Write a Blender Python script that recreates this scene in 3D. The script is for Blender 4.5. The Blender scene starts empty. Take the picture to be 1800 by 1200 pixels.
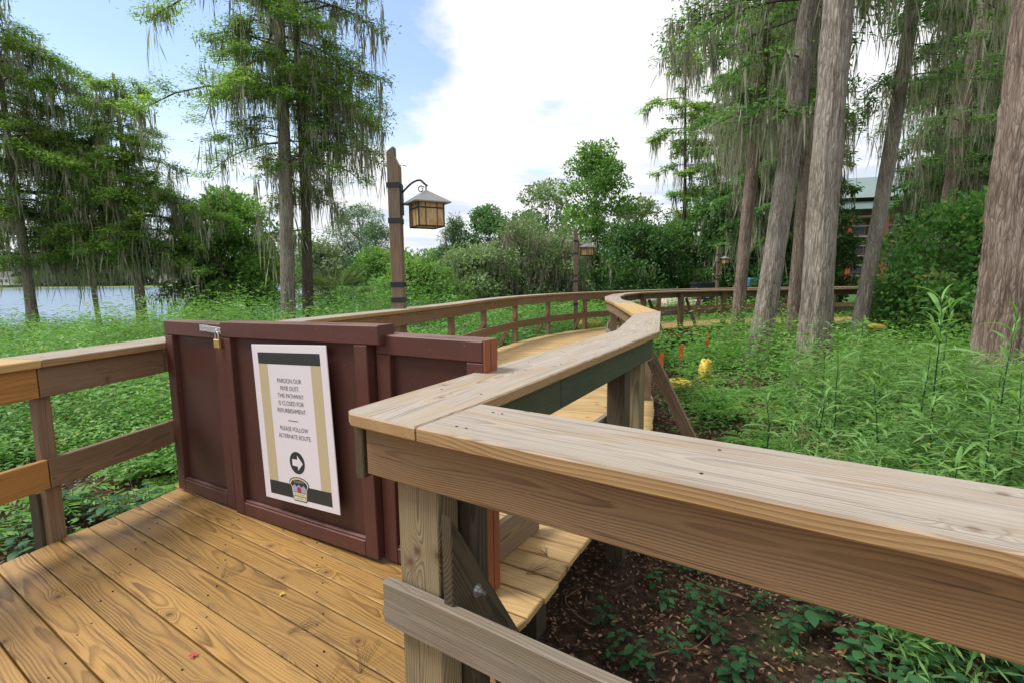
import bpy, math, random
import numpy as np
from mathutils import Matrix, Vector
rad = math.radians
random.seed(7)
RNG = np.random.default_rng(11)
S = bpy.context.scene
COL = S.collection

# ------------------------------------------------------------------ camera, sky, sun, exposure
cam_d = bpy.data.cameras.new('camera')
cam = bpy.data.objects.new('camera', cam_d)
COL.objects.link(cam)
cam_d.sensor_width = 36.0
cam_d.lens = 18.0
cam_d.clip_start = 0.02
cam_d.clip_end = 3000
_P, _R = rad(7.0), rad(0.6)
fw = Vector((0, math.cos(_P), -math.sin(_P)))
rt0 = Vector((1, 0, 0)); up0 = rt0.cross(fw)
rt = math.cos(_R) * rt0 - math.sin(_R) * up0
up = math.cos(_R) * up0 + math.sin(_R) * rt0
cam.matrix_world = Matrix(((rt.x, up.x, -fw.x, 0), (rt.y, up.y, -fw.y, 0), (rt.z, up.z, -fw.z, 1.5), (0, 0, 0, 1)))
S.camera = cam
S.render.resolution_x = 1024
S.render.resolution_y = 682
S.view_settings.view_transform = 'Standard'
S.view_settings.look = 'None'
S.view_settings.gamma = 1
S.view_settings.exposure = 1.1
S.view_settings.use_curve_mapping = False

SUN_EL, SUN_AZ = rad(56), rad(268)      # azimuth clockwise from +Y
world = bpy.data.worlds.new('World'); S.world = world
world.use_nodes = True
wn = world.node_tree; wn.nodes.clear()


class NT:
    """small helper to write node trees"""
    def __init__(s, tree): s.t = tree
    def n(s, typ, ins=None, out=0, **kw):
        nd = s.t.nodes.new(typ)
        for k, v in kw.items(): setattr(nd, k, v)
        for k, v in (ins or {}).items():
            if isinstance(v, bpy.types.NodeSocket): s.t.links.new(v, nd.inputs[k])
            elif v is not None: nd.inputs[k].default_value = v
        return nd.outputs[out] if out is not None else nd
    def m(s, op, a, b=None, c=None, clamp=False):
        d = {0: a}
        if b is not None: d[1] = b
        if c is not None: d[2] = c
        return s.n('ShaderNodeMath', d, operation=op, use_clamp=clamp)
    def v(s, op, a, b=None, out=0):
        d = {0: a}
        if b is not None: d[1] = b
        return s.n('ShaderNodeVectorMath', d, out=out, operation=op)
    def scale(s, a, f):
        return s.n('ShaderNodeVectorMath', {0: a, 'Scale': f}, operation='SCALE')
    def xyz(s, a):
        nd = s.n('ShaderNodeSeparateXYZ', {0: a}, out=None); return nd.outputs[0], nd.outputs[1], nd.outputs[2]
    def comb(s, x, y, z): return s.n('ShaderNodeCombineXYZ', {0: x, 1: y, 2: z})
    def noise(s, vec, sc=5, det=2, rough=.5, dist=0, out=0):
        return s.n('ShaderNodeTexNoise', {'Vector': vec, 'Scale': sc, 'Detail': det, 'Roughness': rough, 'Distortion': dist}, out=out)
    def mix(s, f, a, b, typ='MIX'):
        nd = s.n('ShaderNodeMix', out=None, data_type='RGBA', blend_type=typ)
        for i, v in ((0, f), (6, a), (7, b)):
            if isinstance(v, bpy.types.NodeSocket): s.t.links.new(v, nd.inputs[i])
            else: nd.inputs[i].default_value = v if i == 0 else (tuple(v) + (1,))[:4]
        return nd.outputs[2]
    def ramp(s, f, stops, interp='LINEAR'):
        nd = s.n('ShaderNodeValToRGB', {0: f}, out=None)
        cr = nd.color_ramp; cr.interpolation = interp
        while len(cr.elements) < len(stops): cr.elements.new(.5)
        for e, (p, c) in zip(cr.elements, stops):
            e.position = p
            e.color = (c, c, c, 1) if isinstance(c, (int, float)) else (tuple(c) + (1,))[:4]
        return nd.outputs[0]
    def step(s, x, a, b):
        return s.n('ShaderNodeMapRange', {0: x, 1: a, 2: b, 3: 0.0, 4: 1.0}, interpolation_type='SMOOTHSTEP')


W = NT(wn)
wo = wn.nodes.new('ShaderNodeOutputWorld')
sky = W.n('ShaderNodeTexSky', sky_type='NISHITA', sun_disc=False, sun_elevation=SUN_EL, sun_rotation=SUN_AZ,
          air_density=1.0, dust_density=0.05, ozone_density=1.6)
bg1 = W.n('ShaderNodeBackground', {0: sky, 1: 0.115})
gd = W.n('ShaderNodeTexCoord')
dirv = W.v('NORMALIZE', gd)
dx, dy, dz = W.xyz(dirv)
zz = W.m('ADD', W.m('MAXIMUM', dz, 0.0), 0.22)
pv = W.comb(W.m('DIVIDE', dx, zz), W.m('DIVIDE', dy, zz), 0.35)
n1 = W.noise(pv, 1.15, 6, .55, .25)
n2 = W.noise(pv, 3.4, 5, .6)
hole = W.v('DOT_PRODUCT', dirv, tuple(Vector((-.72, .98, .58)).normalized()), out=1)
hole = W.step(hole, .86, .99)
hole2 = W.v('DOT_PRODUCT', dirv, tuple(Vector((-.24, 1.0, .46)).normalized()), out=1)
hole2 = W.m('MULTIPLY', W.step(hole2, .975, .999), .5)
cm = W.m('ADD', W.m('MULTIPLY', n1, .75), W.m('MULTIPLY', n2, .25))
cm = W.m('ADD', W.m('MULTIPLY', W.m('SUBTRACT', cm, .5), 1.35), .5)
cm = W.m('SUBTRACT', W.m('SUBTRACT', W.m('ADD', cm, .14), W.m('MULTIPLY', hole, .34)), W.m('MULTIPLY', hole2, .27))
mask = W.m('MAXIMUM', W.step(cm, .37, .55), W.m('ADD', .16, W.m('MULTIPLY', W.m('SUBTRACT', 1.0, W.step(dz, .06, .36)), W.m('ADD', .35, W.m('MULTIPLY', n2, .75)))))
# grey-blue cloud undersides low over the horizon, anywhere round the sky
strv = W.comb(W.m('MULTIPLY', dx, 2.2), W.m('MULTIPLY', dy, 2.2), W.m('MULTIPLY', dz, 17.0))
n3 = W.noise(strv, 1.3, 4, .55)
low = W.m('MULTIPLY', W.step(dz, .01, .09), W.m('SUBTRACT', 1.0, W.step(dz, .16, .26)))
und = W.m('MULTIPLY', W.step(n3, .46, .60), low)
ccol = W.mix(W.m('MULTIPLY', und, .75), (.50, .505, .515), (.31, .36, .44))
ccol = W.mix(W.m('MULTIPLY', W.step(n2, .50, .66), .12), ccol, (.38, .40, .43))
bg2 = W.n('ShaderNodeBackground', {0: ccol, 1: 1.0})
mx = W.n('ShaderNodeMixShader', {0: mask, 1: bg1, 2: bg2})
wn.links.new(mx, wo.inputs[0])

sd = bpy.data.lights.new('sun', 'SUN'); sun = bpy.data.objects.new('sun', sd); COL.objects.link(sun)
sd.energy = 2.0; sd.angle = rad(20); sd.color = (1, .96, .9)
tosun = Vector((math.sin(SUN_AZ) * math.cos(SUN_EL), math.cos(SUN_AZ) * math.cos(SUN_EL), math.sin(SUN_EL)))
sun.rotation_euler = tosun.to_track_quat('Z', 'Y').to_euler()

# ------------------------------------------------------------------ materials
def new_mat(name):
    m = bpy.data.materials.new(name); m.use_nodes = True
    m.node_tree.nodes.clear()
    return m, NT(m.node_tree)
def finish(m, t, sh):
    o = m.node_tree.nodes.new('ShaderNodeOutputMaterial'); m.node_tree.links.new(sh, o.inputs[0]); return m
def principled(t, col, rough=.6, normal=None, metal=0.0, spec=.5, **kw):
    d = {'Base Color': col if isinstance(col, bpy.types.NodeSocket) else (tuple(col) + (1,))[:4], 'Roughness': rough, 'Metallic': metal, 'Specular IOR Level': spec}
    if normal is not None: d['Normal'] = normal
    d.update(kw)
    return t.n('ShaderNodeBsdfPrincipled', d)
def bump(t, h, strength=.4, dist=.01): return t.n('ShaderNodeBump', {'Height': h, 'Strength': strength, 'Distance': dist})

def wood(name, light, dark, knot=(.10, .045, .02), weather=None, wamt=0.0, rough=.55, ring=.009, contrast=.8, fibre=.35,
         vary=.25, streak=None, stain=None, bstr=.35, topweather=False, spec=.4, dim=1):
    """board timber: object coordinates with X along the grain and Z out of the wide face"""
    m, t = new_mat(name)
    tc = t.n('ShaderNodeTexCoord', out=None).outputs['Object']
    rnd = t.n('ShaderNodeObjectInfo', out=None).outputs['Random']
    x, y, z = t.xyz(tc)
    r2 = t.m('FRACT', t.m('MULTIPLY', rnd, 17.31)); r3 = t.m('FRACT', t.m('MULTIPLY', rnd, 53.77))
    xo = t.m('ADD', x, t.m('MULTIPLY', rnd, 91.0))
    w1 = t.m('SUBTRACT', t.noise(t.comb(xo, 0.0, r2), 1.1, 1), .5)
    w2 = t.m('SUBTRACT', t.noise(t.comb(xo, 7.0, r3), 1.3, 2), .5)
    # knots : sparse voronoi cells
    kv = t.comb(t.m('MULTIPLY', xo, 1.7), t.m('ADD', t.m('MULTIPLY', y, 7.0), t.m('MULTIPLY', r2, 9)), t.m('MULTIPLY', r3, 31))
    vor = t.n('ShaderNodeTexVoronoi', {'Vector': kv, 'Scale': 1.0, 'Randomness': .9}, out=None, voronoi_dimensions='3D')
    vp = vor.outputs['Position']
    kx = t.v('SUBTRACT', kv, vp)
    kdx, kdy, kdz = t.xyz(kx)
    kd = t.m('SQRT', t.m('ADD', t.m('POWER', t.m('DIVIDE', kdx, 1.7), 2), t.m('POWER', t.m('DIVIDE', kdy, 7.0), 2)))
    kd2 = t.m('SQRT', t.m('ADD', t.m('POWER', t.m('DIVIDE', kdx, 4.2), 2), t.m('POWER', t.m('DIVIDE', kdy, 7.0), 2)))
    has = t.m('GREATER_THAN', t.xyz(vor.outputs['Color'])[0], .62)
    kpush = t.m('MULTIPLY', has, t.m('EXPONENT', t.m('MULTIPLY', t.m('POWER', t.m('DIVIDE', kd2, .022), 2), -1.0)))
    ky = t.m('SUBTRACT', t.m('ADD', y, t.m('MULTIPLY', w1, .10)), t.m('MULTIPLY', t.m('SUBTRACT', r2, .5), .10))
    kz = t.m('ADD', t.m('ADD', z, t.m('ADD', .03, t.m('MULTIPLY', r3, .05))), t.m('MULTIPLY', w2, .055))
    fine = t.noise(t.comb(t.m('MULTIPLY', xo, 2.2), t.m('MULTIPLY', y, 16), t.m('MULTIPLY', z, 16)), 1.0, 3)
    r = t.m('SQRT', t.m('ADD', t.m('POWER', ky, 2), t.m('POWER', kz, 2)))
    r = t.m('ADD', r, t.m('ADD', t.m('MULTIPLY', kpush, .03), t.m('MULTIPLY', fine, .010)))
    fr = t.m('FRACT', t.m('DIVIDE', r, ring))
    late = t.ramp(fr, [(0, 0), (.35, .12), (.74, .85), (.86, 1), (.97, .1)])
    fib = t.noise(t.comb(t.m('MULTIPLY', xo, 5), t.m('MULTIPLY', y, 240), t.m('MULTIPLY', z, 240)), 1.0, 2, .6)
    amt = t.noise(t.comb(t.m('MULTIPLY', xo, 1.6), t.m('MULTIPLY', y, 9), z), 1.0, 3)
    late2 = t.m('MULTIPLY', late, t.m('ADD', contrast * .55, t.m('MULTIPLY', t.step(amt, .3, .7), contrast * .7)), clamp=True)
    col = t.mix(late2, light, dark)
    blot = t.noise(t.comb(t.m('MULTIPLY', xo, 1.2), t.m('MULTIPLY', y, 5), t.m('MULTIPLY', z, 5)), 1.6, 5, .6)
    if streak is not None:
        sn = t.noise(t.comb(t.m('MULTIPLY', xo, 1.3), t.m('ADD', t.m('MULTIPLY', y, 22), t.m('MULTIPLY', kpush, 2)), z), 1.3, 4, .6)
        col = t.mix(t.m('MULTIPLY', t.step(sn, .54, .68), .75), col, streak)
    kc = t.m('MULTIPLY', has, t.m('SUBTRACT', 1.0, t.step(kd, .005, .016)))
    halo = t.m('MULTIPLY', has, t.m('MULTIPLY', t.m('SUBTRACT', 1.0, t.step(kd, .012, .045)), .5))
    col = t.mix(halo, col, tuple(.5 * (a + b) for a, b in zip(dark, knot)))
    col = t.mix(t.m('MULTIPLY', kc, .9), col, knot)
    if weather is not None:
        wn_ = t.step(blot, .28, .66)
        wf = t.m('MULTIPLY', t.m('ADD', .35, t.m('MULTIPLY', wn_, .65)), wamt, clamp=True)
        if topweather:
            wf = t.m('MINIMUM', wf, .9)
            nz = t.xyz(t.n('ShaderNodeNewGeometry', out=None).outputs['Normal'])[2]
            wf = t.m('MULTIPLY', wf, t.m('ADD', .12, t.m('MULTIPLY', t.step(nz, .5, .9), .88)))
        lines = t.noise(t.comb(t.m('MULTIPLY', xo, 1.4), t.m('ADD', t.m('MULTIPLY', y, 75), t.m('MULTIPLY', kpush, 4)), t.m('MULTIPLY', z, 75)), 1.0, 3, .65)
        lf_ = t.m('MAXIMUM', t.m('MULTIPLY', late2, .6), t.m('MULTIPLY', t.step(lines, .54, .66), .65))
        wc = t.mix(lf_, weather, tuple(c * .36 for c in weather))
        wc = t.mix(t.m('MULTIPLY', t.step(t.noise(t.comb(xo, t.m('MULTIPLY', y, 3), z), 2.3, 3), .5, .7), .45), wc, tuple(a_ * b_ for a_, b_ in zip(weather, (.95, .80, .58))))
        wc = t.mix(t.m('MULTIPLY', kc, .6), wc, tuple(c * 1.6 for c in knot))
        col = t.mix(wf, col, wc)
    if stain is not None:
        sn2 = t.noise(t.comb(t.m('MULTIPLY', xo, .9), t.m('MULTIPLY', y, 3), t.m('MULTIPLY', z, 3)), 2.2, 5, .65)
        col = t.mix(t.m('MULTIPLY', t.step(sn2, .50, .72), .7), col, stain)
    val = t.m('ADD', t.m('ADD', 1.0 - fibre * .5 - vary * .5, t.m('MULTIPLY', fib, fibre)), t.m('MULTIPLY', t.m('ADD', t.m('MULTIPLY', r2, .6), t.m('MULTIPLY', blot, .4)), vary))
    col = t.mix(1.0, col, t.comb(val, val, val), 'MULTIPLY')
    crack = t.noise(t.comb(t.m('MULTIPLY', xo, 2.6), t.m('MULTIPLY', y, 170), t.m('MULTIPLY', z, 170)), 1.0, 1)
    cr = t.m('MULTIPLY', t.step(crack, .66, .74), .55)
    col = t.mix(cr, col, tuple(c * .22 for c in dark))
    if dim != 1: col = t.mix(1.0, col, (dim, dim, dim), 'MULTIPLY')
    hgt = t.m('SUBTRACT', t.m('ADD', t.m('MULTIPLY', late2, .5), t.m('MULTIPLY', fib, .5)), cr)
    rg = t.m('ADD', rough - .08, t.m('MULTIPLY', blot, .2))
    return finish(m, t, principled(t, col, rg, bump(t, hgt, bstr, .0025), spec=spec))

M = {}
M['deck_near'] = wood('honey_wet_decking', dim=0.69, light=(.53, .305, .088), dark=(.18, .082, .022), streak=(.17, .09, .032), ring=.0078, contrast=.8, rough=.40, vary=.5, weather=(.42, .245, .085), wamt=.45, spec=.4)
M['deck_far'] = wood('pale_dry_decking', dim=0.82, light=(.55, .37, .16), dark=(.36, .21, .075), streak=(.30, .18, .075), ring=.012, contrast=.7, rough=.55, vary=.5)
M['cap_grey'] = wood('weathered_grey_cap', dim=0.76, light=(.46, .28, .11), dark=(.22, .12, .045), weather=(.455, .405, .355), wamt=1.4, ring=.006, contrast=.7, rough=.7, vary=.22, topweather=True, bstr=.5)
M['cap_new'] = wood('fresh_yellow_cap', dim=0.8, light=(.56, .38, .15), dark=(.42, .24, .08), ring=.011, contrast=.5, rough=.55, vary=.15)
M['beam'] = wood('brown_rail_timber', dim=0.8, light=(.30, .18, .095), dark=(.125, .065, .032), weather=(.25, .19, .135), wamt=.6, ring=.0075, contrast=.85, rough=.6, vary=.35)
M['beam_red'] = wood('reddish_rail_timber', dim=0.82, light=(.31, .185, .085), dark=(.12, .065, .030), weather=(.22, .15, .10), wamt=.45, ring=.0065, contrast=.9, rough=.55, vary=.2)
M['beam_new'] = wood('orange_new_timber', dim=0.85, light=(.44, .225, .06), dark=(.25, .11, .03), ring=.012, contrast=.6, rough=.5, vary=.2)
M['beam_green'] = wood('green_stained_timber', dim=0.7, light=(.115, .105, .06), dark=(.06, .055, .033), weather=(.05, .085, .05), wamt=.75, ring=.009, contrast=.7, rough=.6, vary=.3, stain=(.035, .07, .035))
M['post'] = wood('pale_grained_post', dim=0.78, light=(.36, .28, .155), dark=(.135, .085, .04), weather=(.27, .23, .16), wamt=.45, ring=.008, contrast=1.0, rough=.65, vary=.3, stain=(.16, .17, .08))
M['post_dark'] = wood('dark_post', dim=0.6, light=(.13, .10, .06), dark=(.05, .036, .022), ring=.008, contrast=.9, rough=.65, vary=.3, stain=(.05, .06, .03))  # dark brown timber with olive blotches
M['lower'] = wood('grey_lower_rail', dim=0.75, light=(.27, .20, .13), dark=(.12, .085, .055), weather=(.30, .27, .23), wamt=.85, ring=.007, contrast=.8, rough=.7, vary=.3, stain=(.20, .19, .12))
M['lamp_timber'] = wood('lamp_post_timber', dim=0.72, light=(.34, .19, .095), dark=(.15, .075, .035), weather=(.24, .20, .16), wamt=.8, ring=.009, contrast=.8, rough=.6, vary=.2)

def simple(name, col, rough=.6, metal=0.0, nscale=8, namt=.25, bs=.15, spec=.5, **kw):
    m, t = new_mat(name)
    tc = t.n('ShaderNodeTexCoord', out=None).outputs['Object']
    n = t.noise(tc, nscale, 4, .6)
    f = t.m('ADD', 1 - namt * .5, t.m('MULTIPLY', n, namt))
    c = t.mix(1.0, (tuple(col) + (1,))[:3], t.comb(f, f, f), 'MULTIPLY')
    return finish(m, t, principled(t, c, rough, bump(t, n, bs, .004), metal=metal, spec=spec, **kw))
def paint(name, col, wear):
    m, t = new_mat(name)
    tc = t.n('ShaderNodeTexCoord', out=None).outputs['Object']
    n = t.noise(tc, 3, 5, .6); g = t.noise(t.v('MULTIPLY', tc, (3, 60, 60)), 1.0, 3, .6); sp = t.noise(tc, 55, 2, .5)
    c = t.mix(t.m('MULTIPLY', t.step(n, .35, .7), .5), col, tuple(k * 1.35 for k in col))
    c = t.mix(t.m('MULTIPLY', t.step(sp, .69, .74), .5), c, wear)
    c = t.mix(t.m('MULTIPLY', t.step(g, .60, .75), .25), c, tuple(k * 1.8 for k in col))
    nz = t.xyz(t.n('ShaderNodeNewGeometry', out=None).outputs['Normal'])[2]
    c = t.mix(t.m('MULTIPLY', t.step(nz, .6, .95), t.m('ADD', .1, t.m('MULTIPLY', t.step(n, .4, .6), .5))), c, wear)
    return finish(m, t, principled(t, c, .5, bump(t, g, .25, .0015), spec=.35))
M['maroon'] = paint('maroon_gate_paint', (.078, .028, .022), (.24, .13, .11))
M['maroon_panel'] = paint('dark_maroon_panel_paint', (.060, .023, .018), (.18, .10, .09))
M['rust_paint'] = paint('rust_orange_paint', (.21, .066, .028), (.42, .16, .07))
M['galv'] = simple('galvanised_steel', (.55, .56, .57), .38, .9, 40, .35)
M['brass'] = simple('brass', (.62, .45, .16), .38, .8, 30, .3)
M['iron'] = simple('black_iron', (.025, .027, .032), .45, .4, 20, .4)
M['roof_metal'] = simple('lantern_roof_metal', (.24, .235, .23), .5, .3, 14, .4)
M['sign_white'] = simple('sign_white_print', (.66, .62, .67), .45, 0, 5, .04, 0)
M['sign_black'] = simple('sign_black_print', (.022, .026, .028), .5, 0, 5, .1, 0)
M['sign_tan'] = simple('sign_tan_print', (.46, .38, .24), .5, 0, 5, .05, 0)
M['sign_cream'] = simple('sign_cream_print', (.62, .58, .42), .5, 0, 5, .05, 0)
M['sign_red'] = simple('sign_red_print', (.28, .05, .04), .5, 0, 5, .05, 0)
M['sign_blue'] = simple('sign_blue_print', (.30, .32, .48), .5, 0, 5, .05, 0)
M['sandbag'] = simple('yellow_bag_plastic', (.62, .43, .06), .45, 0, 5, .2, .5)
M['flag'] = simple('orange_marker_plastic', (.75, .12, .02), .5)
M['soil'] = None
M['twig'] = simple('brown_twig', (.16, .085, .04), .8)
M['red_leaf'] = simple('red_leaf', (.38, .05, .03), .6)
M['roof_green'] = simple('green_metal_roof', (.13, .19, .18), .45, 0, 2, .2)
M['lodge_wood'] = simple('lodge_brown_wood', (.16, .085, .045), .7, 0, 3, .4)
M['lodge_red'] = simple('lodge_red_column', (.42, .10, .035), .6)
M['lodge_pale'] = simple('lodge_pale_railing', (.40, .33, .30), .7)
M['glass_dark'] = simple('dark_window_glass', (.03, .04, .05), .12, 0)
M['blue_tarp'] = simple('blue_tarp', (.10, .33, .52), .5)
M['bin_dark'] = simple('dark_bin_plastic', (.02, .025, .035), .5)
M['house_white'] = simple('white_wall', (.6, .6, .58), .7)
M['stone'] = simple('grey_stone', (.10, .09, .075), .9, 0, 9, .6, .8)
M['boulder_pale'] = simple('pale_rock', (.42, .36, .32), .9, 0, 4, .6, .8)

def amber():
    m, t = new_mat('amber_lantern_glass')
    tc = t.n('ShaderNodeTexCoord', out=None).outputs['Object']
    n = t.noise(t.v('MULTIPLY', tc, (6, 6, 2)), 3, 4, .6, .8)
    c = t.ramp(n, [(.3, (.42, .24, .08)), (.5, (.62, .42, .19)), (.7, (.74, .58, .33))])
    a = principled(t, c, .3)
    b = t.n('ShaderNodeBsdfTranslucent', {0: c})
    return finish(m, t, t.n('ShaderNodeMixShader', {0: .35, 1: a, 2: b}))
M['amber'] = amber()

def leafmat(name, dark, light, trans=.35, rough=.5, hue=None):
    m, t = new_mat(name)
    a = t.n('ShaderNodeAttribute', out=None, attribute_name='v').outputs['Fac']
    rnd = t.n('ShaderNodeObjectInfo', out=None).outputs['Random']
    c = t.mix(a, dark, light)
    if hue is not None: c = t.mix(t.step(a, .93, .97), c, hue)
    k = t.m('ADD', .85, t.m('MULTIPLY', rnd, .3))
    c = t.mix(1.0, c, t.comb(k, k, k), 'MULTIPLY')
    p = principled(t, c, rough, spec=.3)
    tr = t.n('ShaderNodeBsdfTranslucent', {0: t.mix(1.0, c, (1.25, 1.35, .7), 'MULTIPLY')})
    return finish(m, t, t.n('ShaderNodeMixShader', {0: trans, 1: p, 2: tr}))
M['herb'] = leafmat('field_herb_leaf', (.07, .19, .045), (.22, .42, .11), .35, hue=(.40, .36, .10))
M['fern'] = leafmat('fern_frond', (.08, .21, .045), (.24, .45, .11), .45, hue=(.36, .30, .08))
M['willow'] = leafmat('long_narrow_leaf', (.05, .14, .04), (.27, .48, .14), .4, .55, hue=(.40, .34, .14))
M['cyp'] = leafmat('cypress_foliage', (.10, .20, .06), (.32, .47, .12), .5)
M['cypdark'] = leafmat('dark_cypress_foliage', (.065, .16, .06), (.20, .36, .12), .45)  # darker green cypress leaves for the grove and forest behind
M['broad'] = leafmat('broadleaf_foliage', (.07, .17, .045), (.25, .41, .11), .45)
M['dense'] = leafmat('dense_dark_foliage', (.045, .12, .045), (.14, .28, .085), .4)
M['greygreen'] = leafmat('grey_green_foliage', (.12, .19, .09), (.29, .39, .19), .3)  # grey-green leaves, lightened so the colour also stands for mid-distance haze
M['pine'] = leafmat('pine_needles', (.06, .13, .06), (.17, .29, .12), .25)
M['farwood'] = leafmat('far_wood_foliage', (.13, .17, .14), (.24, .29, .22), .2)  # greyed leaf colour: distance haze is painted in, no volume
M['seedling'] = leafmat('seedling_leaf', (.02, .075, .03), (.06, .17, .06), .3, .5)
M['mossy'] = leafmat('spanish_moss', (.17, .17, .135), (.46, .45, .37), .4, .8)
M['brownmoss'] = leafmat('brown_grey_moss', (.19, .165, .14), (.42, .37, .31), .3, .8)  # brown-grey moss, its tone raised to include painted haze
M['litter'] = leafmat('dry_leaf_litter', (.07, .035, .022), (.42, .25, .16), .1, .6, hue=(.42, .24, .05))
M['palm'] = leafmat('palmetto_frond', (.05, .11, .03), (.18, .24, .08), .3)

def bark(name, c1, c2, c3, sc=1.0):
    m, t = new_mat(name)
    tc = t.n('ShaderNodeTexCoord', out=None).outputs['Object']
    v = t.v('MULTIPLY', tc, (9 * sc, 9 * sc, 1.5 * sc))
    n = t.noise(v, 1.6, 6, .62, .35)
    v2 = t.v('ADD', t.v('MULTIPLY', tc, (24 * sc, 24 * sc, 3.4 * sc)), t.scale(t.noise(v, 1, 2, out=1), 1.6))
    vo = t.n('ShaderNodeTexVoronoi', {'Vector': v2, 'Scale': 1.0}, feature='DISTANCE_TO_EDGE')
    crk = t.m('SUBTRACT', 1.0, t.step(vo, .0, .16))
    c = t.ramp(n, [(.28, c1), (.5, c2), (.72, c3)])
    c = t.mix(t.m('MULTIPLY', crk, .55), c, tuple(k * .30 for k in c1))
    big = t.noise(tc, .8, 3)
    strip = t.noise(t.v('MULTIPLY', tc, (14 * sc, 14 * sc, .7)), 1.0, 3, .6, .4)
    c = t.mix(t.m('MULTIPLY', t.step(strip, .52, .62), .55), c, c1)
    c = t.mix(t.m('MULTIPLY', t.step(big, .45, .7), .35), c, tuple(k * 1.1 for k in c3))
    h = t.m('ADD', t.m('MULTIPLY', n, .6), t.m('MULTIPLY', vo, 1.2))
    return finish(m, t, principled(t, c, .85, bump(t, h, .9, .03), spec=.2))
M['bark'] = bark('cypress_bark', (.125, .10, .08), (.275, .238, .20), (.40, .37, .33))
M['bark_red'] = bark('reddish_cypress_bark', (.105, .073, .056), (.23, .172, .14), (.335, .275, .235))
M['bark_dark'] = bark('dark_tree_bark', (.05, .038, .03), (.11, .085, .065), (.17, .14, .11))

def ground_mat():
    m, t = new_mat('forest_floor')
    g = t.n('ShaderNodeNewGeometry', out=None).outputs['Position']
    n = t.noise(g, .35, 5, .6); f = t.noise(g, 14, 6, .7); f2 = t.noise(g, 48, 4, .7)
    c = t.ramp(f, [(.3, (.018, .012, .008)), (.5, (.055, .034, .022)), (.62, (.10, .062, .04)), (.75, (.16, .10, .07))])
    green = t.ramp(f, [(.3, (.02, .05, .015)), (.7, (.09, .19, .04))])
    x, y, z = t.xyz(g)
    far = t.step(y, 9.0, 20.0)
    k = t.m('MAXIMUM', t.step(n, .52, .62), far)
    return finish(m, t, principled(t, t.mix(k, c, green), .9, bump(t, t.m('ADD', f, f2), 1.0, .03), spec=.2))
M['ground'] = ground_mat()
def water_mat():
    m, t = new_mat('lake_water')
    g = t.n('ShaderNodeNewGeometry', out=None).outputs['Position']
    n = t.noise(t.v('MULTIPLY', g, (1.0, .45, 1)), 1.4, 4, .6)
    n2 = t.noise(t.v('MULTIPLY', g, (.05, .02, 1)), 1.0, 4, .6)
    c = t.mix(n2, (.07, .12, .18), (.15, .22, .30))
    return finish(m, t, principled(t, c, .28, bump(t, n, .5, .12), spec=.55))
M['water'] = water_mat()
M['far_grass'] = simple('far_bank_grass', (.14, .19, .07), .9, 0, .3, .4)

# ------------------------------------------------------------------ object helpers
def put(o, parent=None, Mw=None):
    COL.objects.link(o)
    if Mw is not None and parent is None: o.matrix_world = Mw
    if parent is not None:
        o.parent = parent
        if Mw is not None: o.matrix_basis = PM[parent.name].inverted() @ Mw
        else: o.matrix_basis = PM[parent.name].inverted()
    PM[o.name] = Mw.copy() if Mw is not None else Matrix.Identity(4)
    return o
PM = {}
def tag(o, label=None, cat=None, group=None, kind=None):
    if label: o['label'] = label
    if cat: o['category'] = cat
    if group: o['group'] = group
    if kind: o['kind'] = kind
    return o
def thing(name, label, cat, loc=(0, 0, 0), rz=0.0, group=None, kind=None):
    o = bpy.data.objects.new(name, None); o.empty_display_size = .2
    put(o, None, Matrix.Translation(loc) @ Matrix.Rotation(rz, 4, 'Z'))
    return tag(o, label, cat, group, kind)
def mesh_from(name, V, Fc, mat, v=None, smooth=False):
    me = bpy.data.meshes.new(name)
    if isinstance(V, np.ndarray) and isinstance(Fc, np.ndarray):
        nf, k = Fc.shape
        me.vertices.add(len(V)); me.vertices.foreach_set('co', np.ascontiguousarray(V, np.float32).ravel())
        me.loops.add(nf * k); me.loops.foreach_set('vertex_index', Fc.astype(np.int32).ravel())
        me.polygons.add(nf); me.polygons.foreach_set('loop_start', np.arange(0, nf * k, k, dtype=np.int32))
        me.update(calc_edges=True)
    else:
        me.from_pydata([tuple(p) for p in V], [], [tuple(f) for f in Fc]); me.update()
    if v is not None:
        a = me.attributes.new('v', 'FLOAT', 'POINT'); a.data.foreach_set('value', np.ascontiguousarray(v, np.float32))
    if smooth: me.polygons.foreach_set('use_smooth', np.ones(len(me.polygons), bool))
    me.materials.append(mat)
    return me
def obj(name, me, parent=None, Mw=None, **kw):
    return tag(put(bpy.data.objects.new(name, me), parent, Mw), **kw)

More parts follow.
